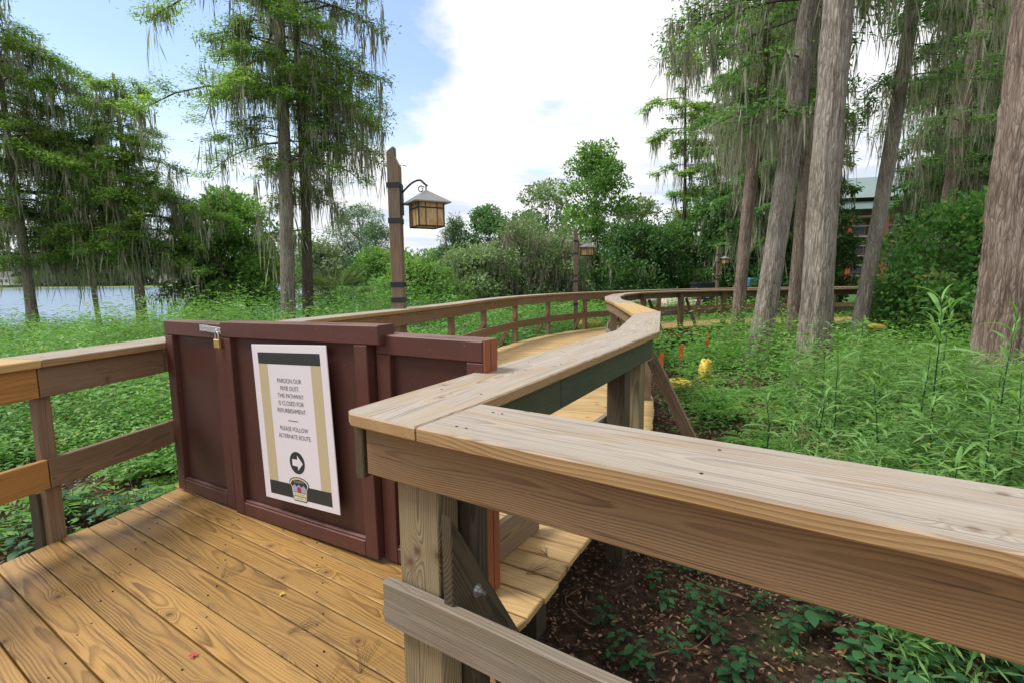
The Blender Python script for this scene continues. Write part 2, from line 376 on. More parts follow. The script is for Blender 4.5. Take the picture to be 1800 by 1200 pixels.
def frame(o, x, z):
    """matrix with origin o, X axis x, Z axis as close to z as possible"""
    x = Vector(x).normalized(); z = Vector(z); y = z.cross(x).normalized(); z = x.cross(y)
    return Matrix(((x.x, y.x, z.x, o[0]), (x.y, y.y, z.y, o[1]), (x.z, y.z, z.z, o[2]), (0, 0, 0, 1)))
def slab_mesh(name, poly, t0, t1, mat, ch=.004):
    """polygon (ccw, local xy) extruded t0..t1 with chamfered long edges"""
    n = len(poly); c = np.mean(poly, 0); P = np.array(poly, float)
    def inset(d):
        out = []
        for i in range(n):
            a, b, e = P[i - 1], P[i], P[(i + 1) % n]
            u = (b - a) / np.hypot(*(b - a)); w = (e - b) / np.hypot(*(e - b))
            n1 = np.array([-u[1], u[0]]); n2 = np.array([-w[1], w[0]]); q = n1 + n2
            out.append(b + q * d / max(.3, (1 + n1 @ n2)))
        return out
    I = inset(ch)
    V = [(*p, t0) for p in I] + [(*p, t0 + ch) for p in P] + [(*p, t1 - ch) for p in P] + [(*p, t1) for p in I]
    Fc = [tuple(range(n))[::-1], tuple(range(3 * n, 4 * n))]
    for l in range(3):
        for i in range(n):
            j = (i + 1) % n
            Fc.append((l * n + i, l * n + j, (l + 1) * n + j, (l + 1) * n + i))
    return mesh_from(name, V, Fc, mat)
def flat_board(name, quad, z0, z1, mat, parent, ch=.004, **kw):
    """quad of world xy points: near-left? order a(start,right) b(end,right) c(end,left) d(start,left); grain a->b"""
    q = [Vector((p[0], p[1], 0)) for p in quad]
    x = ((q[1] - q[0]) + (q[2] - q[3])).normalized()
    o = (q[0] + q[1] + q[2] + q[3]) / 4
    Mw = frame((o.x, o.y, z0), x, (0, 0, 1)); inv = Mw.inverted()
    P = [inv @ Vector((p.x, p.y, z0)) for p in q]
    P = [(p.x, p.y) for p in P]
    a = sum(P[i][0] * P[(i + 1) % 4][1] - P[(i + 1) % 4][0] * P[i][1] for i in range(4))
    if a < 0: P = P[::-1]
    return obj(name, slab_mesh(name, P, 0, z1 - z0, mat, ch), parent, Mw, **kw)
def bar(name, p0, p1, w, th, mat, parent, face=(0, 0, 1), ch=.004, cut=(0, 0), **kw):
    """board from p0 to p1 (centre line), width w, thickness th, wide face normal 'face'; cut = shear of the ends"""
    p0, p1 = Vector(p0), Vector(p1); L = (p1 - p0).length
    Mw = frame(p0, p1 - p0, face)
    P = [(-cut[0], -w / 2), (L - cut[1], -w / 2), (L + cut[1], w / 2), (cut[0], w / 2)]
    return obj(name, slab_mesh(name, P, -th / 2, th / 2, mat, ch), parent, Mw, **kw)
def box(name, c, s, mat, parent, rz=0, ch=.003, Mw=None, **kw):
    Mw = Mw if Mw is not None else Matrix.Translation(c) @ Matrix.Rotation(rz, 4, 'Z')
    a, b = s[0] / 2, s[1] / 2
    return obj(name, slab_mesh(name, [(-a, -b), (a, -b), (a, b), (-a, b)], -s[2] / 2, s[2] / 2, mat, min(ch, min(s) * .3)), parent, Mw, **kw)
class Geo:
    def __init__(s): s.V = []; s.F = []; s.A = []; s.n = 0
    def add(s, V, Fq, a):
        V = np.asarray(V, float); Fq = np.asarray(Fq)
        s.V.append(V); s.F.append(Fq + s.n); s.n += len(V)
        s.A.append(np.broadcast_to(a, (len(V),)).astype(float) if np.ndim(a) == 0 else np.asarray(a, float))
    def tube(s, pts, rr, k=6, a=.5, closed=True):
        pts = np.asarray(pts, float); n = len(pts)
        T = np.gradient(pts, axis=0); T /= np.linalg.norm(T, axis=1)[:, None] + 1e-9
        ref = np.array([0, 0, 1.0]) if abs(T[0][2]) < .9 else np.array([1.0, 0, 0])
        U = np.cross(T, ref); U /= np.linalg.norm(U, axis=1)[:, None] + 1e-9
        Wv = np.cross(T, U)
        an = np.linspace(0, 2 * np.pi, k, endpoint=False)
        rr = np.broadcast_to(rr, (n,))
        V = pts[:, None] + rr[:, None, None] * (np.cos(an)[None, :, None] * U[:, None] + np.sin(an)[None, :, None] * Wv[:, None])
        i = np.arange(n - 1)[:, None] * k; j = np.arange(k)[None]; j2 = (j + 1) % k
        Fq = np.stack([i + j, i + j2, i + k + j2, i + k + j], -1).reshape(-1, 4)
        s.add(V.reshape(-1, 3), Fq, a)
    def leaves(s, P, D, L, Wd, a, up=None, fold=.15, rng=RNG):
        P = np.asarray(P, float); n = len(P)
        if n == 0: return
        D = D / (np.linalg.norm(D, axis=1)[:, None] + 1e-9)
        R = rng.normal(size=(n, 3)) if up is None else np.asarray(up) + rng.normal(size=(n, 3)) * .35
        Sd = np.cross(D, R); Sd /= np.linalg.norm(Sd, axis=1)[:, None] + 1e-9
        N = np.cross(Sd, D)
        L = np.broadcast_to(L, (n,))[:, None]; Wd = np.broadcast_to(Wd, (n,))[:, None]
        mid = P + D * L * .45 + N * (Wd * fold)
        V = np.stack([P, mid + Sd * Wd * .5, P + D * L - N * Wd * fold, mid - Sd * Wd * .5], 1).reshape(-1, 3)
        Fq = np.arange(n * 4).reshape(n, 4)
        a = np.broadcast_to(a, (n,))
        s.add(V, Fq, np.repeat(a, 4))
    def ribbon(s, pts, wd, side, a):
        """bent leaf: list of centre points, widths, side vector"""
        pts = np.asarray(pts, float); wd = np.asarray(wd)[:, None]; side = np.asarray(side, float)
        V = np.concatenate([pts - side * wd / 2, pts + side * wd / 2]); n = len(pts); i = np.arange(n - 1)
        s.add(V, np.stack([i, i + 1, n + i + 1, n + i], -1), a)
    def mesh(s, name, mat, smooth=False):
        return mesh_from(name, np.concatenate(s.V), np.concatenate(s.F), mat, np.concatenate(s.A), smooth)
def lerp(a, b, t): return a + (b - a) * t
def vnoise(x, y, seed=0, f=1.0):
    """smooth value noise 0..1 on arrays"""
    x = np.asarray(x) * f + 100.3 + seed * 17.1; y = np.asarray(y) * f + 57.7 + seed * 9.3
    xi = np.floor(x).astype(np.int64); yi = np.floor(y).astype(np.int64); fx = x - xi; fy = y - yi
    fx = fx * fx * (3 - 2 * fx); fy = fy * fy * (3 - 2 * fy)
    h = lambda a, b: (((a * 374761393 + b * 668265263 + seed * 974711) ^ ((a * 374761393 + b * 668265263) >> 13)) * 1274126177 & 0x7fffffff) / 0x7fffffff
    return (h(xi, yi) * (1 - fx) + h(xi + 1, yi) * fx) * (1 - fy) + (h(xi, yi + 1) * (1 - fx) + h(xi + 1, yi + 1) * fx) * fy
def fbm(x, y, seed=0, f=1.0): return .55 * vnoise(x, y, seed, f) + .3 * vnoise(x, y, seed + 1, f * 2.3) + .15 * vnoise(x, y, seed + 2, f * 5.1)

# polyline helpers
class Path:
    def __init__(s, pts):
        s.p = np.array(pts, float); d = np.diff(s.p, axis=0); s.s = np.concatenate([[0], np.cumsum(np.hypot(d[:, 0], d[:, 1]))]); s.L = s.s[-1]
    def at(s, q): return np.array([np.interp(q, s.s, s.p[:, 0]), np.interp(q, s.s, s.p[:, 1])])
    def dir(s, q, e=.12):
        a, b = s.at(max(0, q - e)), s.at(min(s.L, q + e)); d = b - a; return d / np.hypot(*d)
    def off(s, q, o):      # o>0 to the left of travel
        d = s.dir(q); return s.at(q) + np.array([-d[1], d[0]]) * o
def smooth_path(pts, step=.25):
    p = np.array(pts, float); out = []
    for i in range(len(p) - 1):
        a = p[max(i - 1, 0)]; b = p[i]; c = p[i + 1]; d = p[min(i + 2, len(p) - 1)]
        n = max(2, int(np.hypot(*(c - b)) / step))
        for k in range(n):
            t = k / n
            out.append(.5 * ((2 * b) + (-a + c) * t + (2 * a - 5 * b + 4 * c - d) * t * t + (-a + 3 * b - 3 * c + d) * t ** 3))
    out.append(p[-1]); return out

# ------------------------------------------------------------------ terrain, lake, far shore
def shore_y(x):      # near edge of the lake as Y for a given X
    return np.where(x < -9, 27 + (-9 - x) * -.35, 27 + (x + 9) * 5.0)
def gh(x, y):
    x = np.asarray(x, float); y = np.asarray(y, float)
    h = -.62 + (fbm(x, y, 3, .35) - .5) * .22
    d = np.clip((y - shore_y(x) + 9) / 11, 0, 1)
    h = h - .95 * d * d * (3 - 2 * d) * (x < 20)
    rise = np.clip((y - 18) / 50, 0, 1) * np.clip((x + 8) / 8, 0, 1)
    return h + rise * .9
def build_ground():
    xs = np.concatenate([np.linspace(-900, -60, 12), np.linspace(-55, -12, 25), np.linspace(-11, 16, 90), np.linspace(17, 60, 25), np.linspace(70, 900, 12)])
    ys = np.concatenate([np.linspace(-60, -4, 10), np.linspace(-3, 20, 80), np.linspace(20.7, 70, 60), np.linspace(80, 900, 16)])
    X, Y = np.meshgrid(xs, ys); Z = gh(X, Y) + (fbm(X, Y, 8, 2.2) - .5) * .05
    V = np.stack([X, Y, Z], -1).reshape(-1, 3); nx, ny = len(xs), len(ys)
    i = np.arange(ny - 1)[:, None] * nx; j = np.arange(nx - 1)[None]
    Fq = np.stack([i + j, i + j + 1, i + nx + j + 1, i + nx + j], -1).reshape(-1, 4)
    obj('ground', mesh_from('ground', V, Fq, M['ground'], smooth=True), kind='structure')
build_ground()
LZ = -1.15
V = [(-900, 10, LZ), (30, 10, LZ), (30, 262, LZ), (-900, 262, LZ)]
obj('lake', mesh_from('lake', V, [(0, 1, 2, 3)], M['water']), kind='structure')
V = [(-900, 258, LZ - .6), (60, 258, LZ - .6), (60, 262, LZ + .5), (-900, 262, LZ + .5), (-900, 330, 1.2), (60, 330, 1.2)]
obj('far_shore', mesh_from('far_shore', V, [(0, 1, 2, 3), (3, 2, 5, 4)], M['far_grass']), kind='structure')
def far_wood():
    g = Geo(); rng = np.random.default_rng(5)
    n = 900; x = rng.uniform(-420, 60, n); y = rng.uniform(272, 320, n)
    hgt = 8 + 7 * fbm(x, y, 4, .03) + rng.normal(size=n) * 1.3 + np.clip((-150 - x) / 60, 0, 1) * 4
    for i in range(n):
        k = 46; t = rng.uniform(0, 1, k) ** .8
        r = 2.6 * np.sqrt(1 - (2 * t - 1) ** 2 * .85); an = rng.uniform(0, 6.28, k)
        P = np.stack([x[i] + np.cos(an) * r, y[i] + np.sin(an) * r, .6 + hgt[i] * (.02 + .98 * t)], 1)
        g.leaves(P, rng.normal(size=(k, 3)), 3.0, 2.0, rng.uniform(0, 1, k) * .5 + .5 * t * rng.uniform(.4, 1), rng=rng)
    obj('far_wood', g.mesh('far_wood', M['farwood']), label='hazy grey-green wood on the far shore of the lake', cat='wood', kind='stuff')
far_wood()
def far_house(x, y, w, d, h, label):
    t = thing('lake_house', label, 'house', (x, y, .6), 0, None)
    box('wall', None, (w, d, h), M['house_white'], t, Mw=Matrix.Translation((x, y, .6 + h / 2)))
    a, b = w / 2 + .5, d / 2 + .5; z = .6 + h
    V = [(x - a, y - b, z), (x + a, y - b, z), (x + a, y + b, z), (x - a, y + b, z), (x - a, y, z + 2.6), (x + a, y, z + 2.6)]
    obj('roof', mesh_from('roof', V, [(0, 1, 5, 4), (3, 4, 5, 2), (0, 4, 3), (1, 2, 5), (0, 3, 2, 1)], M['stone']), t)
    for k in (-1, 0, 1):
        box('window', None, (w * .14, .2, h * .35), M['glass_dark'], t, Mw=Matrix.Translation((x + k * w * .3, y - d / 2 - .06, .6 + h * .5)))
far_house(-262, 268, 9, 6, 4.5, 'small white house with grey gable roof at the far left across the lake')
far_house(-176, 266, 8, 5, 2.4, 'low white boathouse on the far bank behind the mossy shore trees')
far_house(-158, 266, 13, 4, 1.8, 'long low white shed on the far bank beside the dark bushy tree')

# ------------------------------------------------------------------ boardwalk
CAP = 1.08
def V2(a): return (float(a[0]), float(a[1]))
PL_near = Path([(-3.35, .2), (-3.05, 1.25), (-2.616, 2.815), (-2.44, 3.60)])
PLs = smooth_path([(-2.44, 3.62), (-2.30, 4.85), (-2.02, 5.95), (-1.52, 7.05), (-.97, 8.55), (-.45, 10.43), (.47, 12.6), (1.58, 14.2), (2.9, 15.45), (4.8, 16.9), (7.2, 17.95), (10.5, 18.5), (15, 18.6)])
PL = Path(PLs)
PRs = [(-.113, 1.709), (1.156, 3.978)] + smooth_path([(1.80, 6.20), (1.98, 7.9), (2.08, 9.5), (2.34, 11.1), (2.86, 12.8), (3.75, 14.3), (5.2, 15.3), (7.2, 15.95), (10.7, 16.15), (15.5, 16.2)])
PR = Path(PRs)

deckN = thing('landing_deck', None, None, (-1.5, 1.5, 0), kind='structure')
deckF = thing('walkway_deck', None, None, (1.5, 8, 0), kind='structure')
bd = np.array([-.835, .55]); bd /= np.hypot(*bd)         # near board direction, towards the left edge
bn = np.array([.55, .835]); bn /= np.hypot(*bn)
# near landing: boards parallel to the near right rail, fanned a little, ends on the left edge line
eL0, eL1 = np.array([-3.45, .35]), np.array([-2.44, 3.66])
edir = (eL1 - eL0) / np.hypot(*(eL1 - eL0))
R0 = np.array([.0, 1.70])
def hit(p, d, q, e):
    A = np.array([[d[0], -e[0]], [d[1], -e[1]]]); s_, t_ = np.linalg.solve(A, q - p); return p + d * s_
W_B, GAP = .143, .0065
k = 0
for k in range(-2, 34):
    o0 = -k * (W_B + GAP) + .12; o1 = o0 - W_B
    base = np.array([-.02, 1.86])
    p0 = base + bn * o0 - bd * 4.4; p1 = base + bn * o1 - bd * 4.4
    ang = rad(.35) * (k - 8)
    rot = np.array([[math.cos(ang * .25), -math.sin(ang * .25)], [math.sin(ang * .25), math.cos(ang * .25)]])
    a = base + bn * o0 - bd * 0; b = base + bn * o1 - bd * 0
    dd = bd
    la = hit(a, dd, eL0, edir); lb = hit(b, dd, eL0, edir)
    over = random.uniform(0, .012)
    la = la + dd * over; lb = lb + dd * over
    dz = random.uniform(-.002, .002)
    ra = a - bd * (.02 if k == 0 else 4.2 - .0 * k); rb = b - bd * (.02 if k == 0 else 4.2)
    if k >= 0 and o0 > -.16:
        ra = a - bd * .02; rb = b - bd * .02
    if k < 0:          # the last boards run under the gate and stop at its free end
        ra = hit(a, dd, np.array([-.13, 0.]), np.array([0., 1.])); rb = hit(b, dd, np.array([-.13, 0.]), np.array([0., 1.]))
        la = hit(a, dd, np.array([-2.66, 3.0]), np.array([.2, 1.])); lb = hit(b, dd, np.array([-2.66, 3.0]), np.array([.2, 1.]))
    flat_board('deck_board', [V2(ra), V2(la), V2(lb), V2(rb)], -.038 + dz, dz, M['deck_near'], deckN, ch=.005)
g = Geo()
for k in range(-1, 16):
    for jx in (-2.42, -1.75, -1.05, -.35):
        for e_ in (.28, .72):
            o_ = -k * (W_B + GAP) + .12 - W_B * e_
            p_ = base + bn * o_; s_ = (p_[0] - jx - .09 * k) / .835
            q_ = p_ + bd * s_
            if q_ @ np.array([.97, -.22]) < -3.1 or (k < 3 and q_[0] > -.2): continue
            g.tube([(*q_, -.004), (*q_, .0032)], [.0042, .0042], 6, .5); g.tube([(*q_, .0032), (*q_, .0033)], [.0042, .0005], 6, .5)
obj('screw_heads', g.mesh('screw_heads', M['iron']), deckN, kind='stuff')
# walkway beyond the gate : cross boards between matched stations of right and left edges
DR = Path([(-.05, 1.99), (.02, 2.05), (1.10, 4.02)] + [tuple(np.array(p) + np.array([-.04, .02])) for p in PRs[2:]])
DL = Path([(-2.60, 3.62)] + [V2(PL.off(q, .10)) for q in np.arange(.35, PL.L, .3)])
st = [((0.0, 2.03), 0.0)]
# station pairs (arc on the right, arc on the left)
pairs = [(0.0, 0.0), (DR.L * .14, 1.9)]
def nearest(P, pt):
    q = np.linspace(0, P.L, 600); d = [np.hypot(*(P.at(v) - pt)) for v in q]; return q[int(np.argmin(d))]
pr_pts = [(0.0, 0.0)]
for rpt, lpt in [((1.10, 4.02), (-2.15, 5.4)), ((1.76, 6.2), (-1.52, 7.1)), ((2.04, 9.5), (-.65, 9.6)), ((2.30, 11.1), (-.1, 11.3)), ((2.83, 12.8), (.7, 13.0)),
                 ((3.7, 14.3), (2.2, 15.0)), ((5.2, 15.3), (4.5, 16.8)), ((7.2, 15.95), (6.9, 17.95)), ((10.7, 16.15), (10.6, 18.5)), ((15.4, 16.2), (15, 18.6))]:
    pr_pts.append((nearest(DR, np.array(rpt)), nearest(DL, np.array(lpt))))
pr_pts = np.array(pr_pts)
uu = np.arange(len(pr_pts), dtype=float)
mean_len = np.concatenate([[0], np.cumsum(.5 * (np.diff(pr_pts[:, 0]) + np.diff(pr_pts[:, 1])))])
nb = int(mean_len[-1] / (W_B + GAP))
EDGE = []
for i in range(nb):
    s0 = mean_len[-1] * i / nb; s1 = mean_len[-1] * (i + 1) / nb - GAP
    s1 -= .003
    q = [(np.interp(s_, mean_len, pr_pts[:, 0]), np.interp(s_, mean_len, pr_pts[:, 1])) for s_ in (s0, s1)]
    rA, lA = DR.at(q[0][0]), DL.at(q[0][1]); rB, lB = DR.at(q[1][0]), DL.at(q[1][1])
    if i < 2: lA = rA + (lA - rA) * ((rA[0] + .123) / (rA[0] - lA[0])); lB = rB + (lB - rB) * ((rB[0] + .123) / (rB[0] - lB[0]))
    u = (rA - lA) / np.hypot(*(rA - lA)); e = random.uniform(-.008, .012) if i > 1 else 0; dz = random.uniform(-.002, .002)
    flat_board('deck_board', [V2(lA - u * e), V2(rA + u * e), V2(rB + u * e), V2(lB - u * e)], -.038 + dz, dz, M['deck_far'], deckF, ch=.005)
# edge joists and piles under the decks
def joist_line(P, q0, q1, off, z0, z1, parent, n, mat='beam'):
    qs = np.linspace(q0, q1, n + 1)
    for a, b in zip(qs[:-1], qs[1:]):
        pa, pb = P.off(a, off), P.off(b, off)
        d = (pb - pa); nrm = (-d[1], d[0], 0)
        bar('joist', (*pa, (z0 + z1) / 2), (*pb, (z0 + z1) / 2), z1 - z0, .04, M[mat], parent, face=nrm)
joist_line(DR, .25, DR.L, .16, -.24, -.042, deckF, 18, 'beam_new')
joist_line(DL, .0, DL.L, -.16, -.24, -.042, deckF, 14)
for q in np.arange(.9, DR.L, 2.1):
    p = DR.off(q, .35); g0 = float(gh(*p))
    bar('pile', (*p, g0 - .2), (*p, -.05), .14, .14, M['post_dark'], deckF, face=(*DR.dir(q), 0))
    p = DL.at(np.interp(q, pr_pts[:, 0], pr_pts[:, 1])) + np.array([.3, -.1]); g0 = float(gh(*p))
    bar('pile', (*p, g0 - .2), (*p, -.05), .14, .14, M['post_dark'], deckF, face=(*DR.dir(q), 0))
for a, b in (((-3.3, .4), (-2.4, 3.5)), ((-.1, 1.62), (2.6, -.2)), ((-2.6, -.2), (-1.2, 2.5)), ((-.9, -1.2), (.0, 1.6))):
    d = np.array(b) - np.array(a)
    bar('joist', (*a, -.14), (*b, -.14), .19, .04, M['beam'], deckN, face=(-d[1], d[0], 0))

# ------------------------------------------------------------------ railings
def rail_beam(parent, pa, pb, z0, z1, mat, name, th=.04, cut=(0, 0)):
    d = np.array(pb) - np.array(pa)
    return bar(name, (*pa, (z0 + z1) / 2), (*pb, (z0 + z1) / 2), z1 - z0, th, mat, parent, face=(-d[1], d[0], 0))
def bolt(parent, p, nrm, host=None):
    g = Geo(); n = np.array(nrm) / np.linalg.norm(nrm); p = np.array(p)
    g.tube([p, p + n * .004], [.022, .022], 14, .5); g.tube([p + n * .004, p + n * .0041], [.022, .001], 14, .5)
    g.tube([p + n * .004, p + n * .016], [.013, .013], 6, .5); g.tube([p + n * .016, p + n * .0161], [.013, .001], 6, .5)
    g.tube([p + n * .016, p + n * .034], [.006, .006], 8, .5); g.tube([p + n * .034, p + n * .0341], [.006, .0005], 8, .5)
    obj('bolt', g.mesh('bolt', M['galv']), parent)
def cap_seg(parent, A, B, mat, z=CAP, sag=0):
    # A,B = (inner point, outer point)
    flat_board('cap_board', [V2(A[1]), V2(B[1]), V2(B[0]), V2(A[0])], z - .045, z, mat, parent, ch=.005)

# ---- near right rail and its continuation: corner piece
d1 = np.array([.833, -.553]); n1v = np.array([.553, .833]); C0 = np.array([-.284, 1.432])
rr = thing('landing_railing', 'broad weathered handrail running from the corner beside the gate to the right edge', 'railing', (-.2, 1.5, 0))
e1 = np.array([.88, -.584]); e1 /= np.hypot(*e1)
capf0, capb0 = C0 + np.array([.006, -.003]), np.array([-.113, 1.709]) + np.array([.004, -.006])
fdir = (np.array([.772, .730]) - C0); fdir /= np.hypot(*fdir)
bdir = (np.array([1.007, .966]) - np.array([-.113, 1.709])); bdir /= np.hypot(*bdir)
cap_seg(rr, (V2(capf0), V2(capb0)), (V2(C0 + fdir * 2.9), V2(np.array([-.113, 1.709]) + bdir * 2.9)), M['cap_grey'])
def r1(s, o): return C0 + d1 * s + n1v * o
rail_beam(rr, r1(-.27, .07), r1(2.9, .07), .868, 1.032, M['beam_red'], 'top_rail')
rail_beam(rr, r1(-.222, .07), r1(2.9, .07), .355, .505, M['lower'], 'lower_rail')
rail_beam(rr, r1(-.1, .30), r1(2.9, .30), .868, 1.032, M['beam_green'], 'top_rail')
def vpost(parent, c, d, w, dep, z0, z1, mat, name='post'):
    nrm = (-d[1], d[0], 0)
    return bar(name, (*c, z0), (*c, z1), w, dep, mat, parent, face=nrm)
vpost(rr, r1(-.098, .15), d1, .175, .10, -.35, 1.03, M['post'])
vpost(rr, r1(-.035, .262), d1, .125, .10, -.6, .86, M['post_dark'])
vpost(rr, r1(1.9, .16), d1, .14, .13, -.6, 1.03, M['post'])
Ox, Oz = Vector((n1v[0] * .53, n1v[1] * .53, -.85)).normalized(), None
bc = r1(.048, .30); BMx = frame((*bc, .42), Ox, (*d1, 0)); inv_ = BMx.inverted()
bq = [inv_ @ Vector((*r1(.048, o_), z_)) for o_, z_ in ((.072, .795), (.56, .008), (.50, -.12), (.39, -.04), (.072, .50))]
bq = [(p_.x, p_.y) for p_ in bq]
if sum(bq[i][0] * bq[(i + 1) % 5][1] - bq[(i + 1) % 5][0] * bq[i][1] for i in range(5)) < 0: bq = bq[::-1]
obj('brace', slab_mesh('brace', bq, -.02, .02, M['post_dark'], .004), rr, BMx)
bp = r1(.069, .187); bolt(rr, (*bp, .50), (*d1, 0))

# ---- walkway right rail
wr = thing('walkway_right_railing', 'long curving handrail on the right side of the closed walkway', 'railing', (.3, 2.6, 0))
CWd = .326
inner0 = np.array([-.539, 1.613])
segs = [((V2(inner0), V2(C0)), None)]
# cap polygon stations : (inner, outer)
stn = [((-.539, 1.613), (-.284, 1.432)), ((.839, 4.10), (1.156, 3.978)), ((1.44, 6.06), (1.80, 6.20))]
# first cap: pentagon-like board from the corner, cut along the near rail
first = [(-.284, 1.432), (-.113, 1.709), (1.156, 3.978), (.839, 4.10), (-.535, 1.630)]
def poly_board(name, pts, xdir, z0, z1, mat, parent):
    o = np.mean(np.array(pts), 0); Mw = frame((o[0], o[1], z0), (xdir[0], xdir[1], 0), (0, 0, 1)); inv = Mw.inverted()
    P = [inv @ Vector((p[0], p[1], z0)) for p in pts]; P = [(p.x, p.y) for p in P]
    a = sum(P[i][0] * P[(i + 1) % len(P)][1] - P[(i + 1) % len(P)][0] * P[i][1] for i in range(len(P)))
    if a < 0: P = P[::-1]
    return obj(name, slab_mesh(name, P, 0, z1 - z0, mat, .006), parent, Mw)
poly_board('cap_board', [(-.284, 1.432), (-.113, 1.709), (1.156, 3.978), (.839, 4.10), (-.539, 1.640), (-.520, 1.598)], (.487, .874), CAP - .045, CAP, M['cap_grey'], wr)
cap_seg(wr, ((.841, 4.104), (1.157, 3.983)), ((1.40, 5.86), (1.83, 6.28)), M['cap_grey'])
q0 = nearest(PR, np.array([1.83, 6.28]))
qs = [q0 + .006, q0 + 2.1, q0 + 3.6] + list(np.arange(q0 + 5.0, PR.L, 1.55))
prevI = (1.40, 5.865)
for i, (a, b) in enumerate(zip(qs[:-1], qs[1:])):
    A = (prevI if i == 0 else V2(PR.off(a, CWd)), V2(PR.at(a)))
    B = (V2(PR.off(b, CWd)), V2(PR.at(b - .004)))
    cap_seg(wr, A, B, M['cap_new'] if i == 0 else M['cap_grey'])
pst = [.62 * 0 + 2.02] 
posts_q = [2.06, 2.46, 4.9, 6.9, 8.7, 10.3, 11.9, 13.5, 15.1, 16.7, 18.3, 19.9, 21.5, 23.1, 24.7]
knots = [.18, 2.56, 5.0, 6.9, 8.7, 10.3, 11.9, 13.5, 15.1, 16.7, 18.3, 19.9, 21.5, 23.1, 24.7]
knots = [q for q in knots if q < PR.L] + [PR.L]
for i, (a, b) in enumerate(zip(knots[:-1], knots[1:])):
    oA, oB = PR.off(a, .07), PR.off(b, .07)
    iA, iB = PR.off(a, .27), PR.off(b, .27)
    if i == 0:
        m_ = PR.off(.80, .07)
        rail_beam(wr, oA, m_, .868, 1.032, M['beam_green'], 'top_rail')
        rail_beam(wr, PR.off(.806, .07), oB, .868, 1.032, M['beam_green'], 'top_rail')
        rail_beam(wr, np.array([-.513, 1.645]), iB, .845, 1.032, M['post_dark'], 'top_rail')
        rail_beam(wr, PR.off(1.30, .27), iB, .35, .50, M['lower'], 'lower_rail')
    else:
        e = .004
        if i < 3: rail_beam(wr, oA, oB, .868, 1.032, M['beam_green' if i == 1 else 'beam'], 'top_rail')
        rail_beam(wr, iA, iB, .868, 1.032, M['beam'], 'top_rail')
        rail_beam(wr, iA, iB, .35, .50, M['lower' if i % 2 else 'beam'], 'lower_rail')
for i, q in enumerate(posts_q):
    if q > PR.L: break
    c = PR.off(q, .155); d = PR.dir(q)
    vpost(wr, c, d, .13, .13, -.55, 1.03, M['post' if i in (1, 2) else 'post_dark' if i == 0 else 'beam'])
    if i in (1, 3) or i > 3:
        o0, o1 = PR.off(q + .10, .04), PR.off(q + .10, -.44)
        bar('brace', (*o0, .86), (*o1, -.10), .09, .04, M['beam' if i < 6 else 'post_dark'], wr, face=(*d, 0))
        o0, o1 = PR.off(q + .14, .2), PR.off(q + .14, -.46)
        bar('outrigger', (*o0, -.15), (*o1, -.15), .13, .04, M['beam'], wr, face=(*d, 0))

def screws(parent, pts, z, r=.0045):
    g = Geo()
    for p_ in pts: g.tube([(*p_, z - .003), (*p_, z + .0012)], [r, r], 7, .5); g.tube([(*p_, z + .0012), (*p_, z + .0013)], [r, .0005], 7, .5)
    obj('screw_heads', g.mesh('screw_heads', M['iron']), parent, kind='stuff')
fp = np.array([fdir[1], -fdir[0]]) * -1
screws(rr, [C0 + fdir * s_ + np.array([.553, .833]) * o_ for s_ in (.10, .135, .78, 1.42, 2.0) for o_ in (.07, .25)], CAP)
dd2 = np.array([.487, .874]); ww2 = np.array([-.874, .487])
screws(wr, [np.array([-.113, 1.709]) + dd2 * s_ + ww2 * o_ for s_ in (.12, .85, 1.6, 2.2, 2.5) for o_ in (.07, .25)], CAP)
# ---- left rails
def left_rail(root, P, knots, capmats, beammats, lowmats, postq, ends=True):
    for i, (a, b) in enumerate(zip(knots[:-1], knots[1:])):
        e = .003
        cap_seg(root, (V2(P.at(a + e)), V2(P.off(a + e, CWd))), (V2(P.at(b - e)), V2(P.off(b - e, CWd))), capmats[i % len(capmats)])
        rail_beam(root, P.off(a + e, .06), P.off(b - e, .06), .862, 1.032, beammats[i % len(beammats)], 'top_rail')
        rail_beam(root, P.off(a + e, .06), P.off(b - e, .06), .335, .502, lowmats[i % len(lowmats)], 'lower_rail')
    for q, w in postq:
        c = P.off(q, .08 + (w / 2 if not root.name.startswith('landing') else .0225)); d = P.dir(q)
        vpost(root, c, d, w if not root.name.startswith('landing') else .085, w if not root.name.startswith('landing') else .045, -.6, 1.03, M['beam'])
        if root.name.startswith('landing'):
            c2 = P.off(q - .02, .16); vpost(root, c2, d, .08, .07, -.62, .30, M['post_dark'], 'pile')
        else:
            o0, o1 = P.off(q - w / 2 - .024, .10), P.off(q - w / 2 - .024, .50)
            bar('brace', (*o0, .62), (*o1, -.08), .09, .04, M['beam_red'], root, face=(*d, 0))
            o0, o1 = P.off(q - w / 2 - .024, .0), P.off(q - w / 2 - .024, .56)
            bar('outrigger', (*o0, -.15), (*o1, -.15), .13, .036, M['post_dark'], root, face=(*d, 0))
ln = thing('landing_left_railing', 'straight handrail left of the gate with one fresh yellow section', 'railing', (-2.66, 2.83, 0))
J = nearest(PL_near, np.array([-2.616, 2.815]))
left_rail(ln, PL_near, [0, J, PL_near.L], [M['cap_new'], M['cap_grey']], [M['beam_new'], M['beam']], [M['beam_new'], M['beam']], [(J + .035, .10), (.5, .10)])
lf = thing('walkway_left_railing', 'long curving handrail on the left of the walkway, in front of the nearest lamp post', 'railing', (-2.3, 4.8, 0))
kn = [.0, 1.9, 3.65] + list(np.arange(5.4, PL.L, 1.75))
left_rail(lf, PL, kn, [M['cap_grey']], [M['beam'], M['beam_red'], M['beam']], [M['beam_red'], M['beam']], [(k_ - .03, .10) for k_ in kn[1:]] )

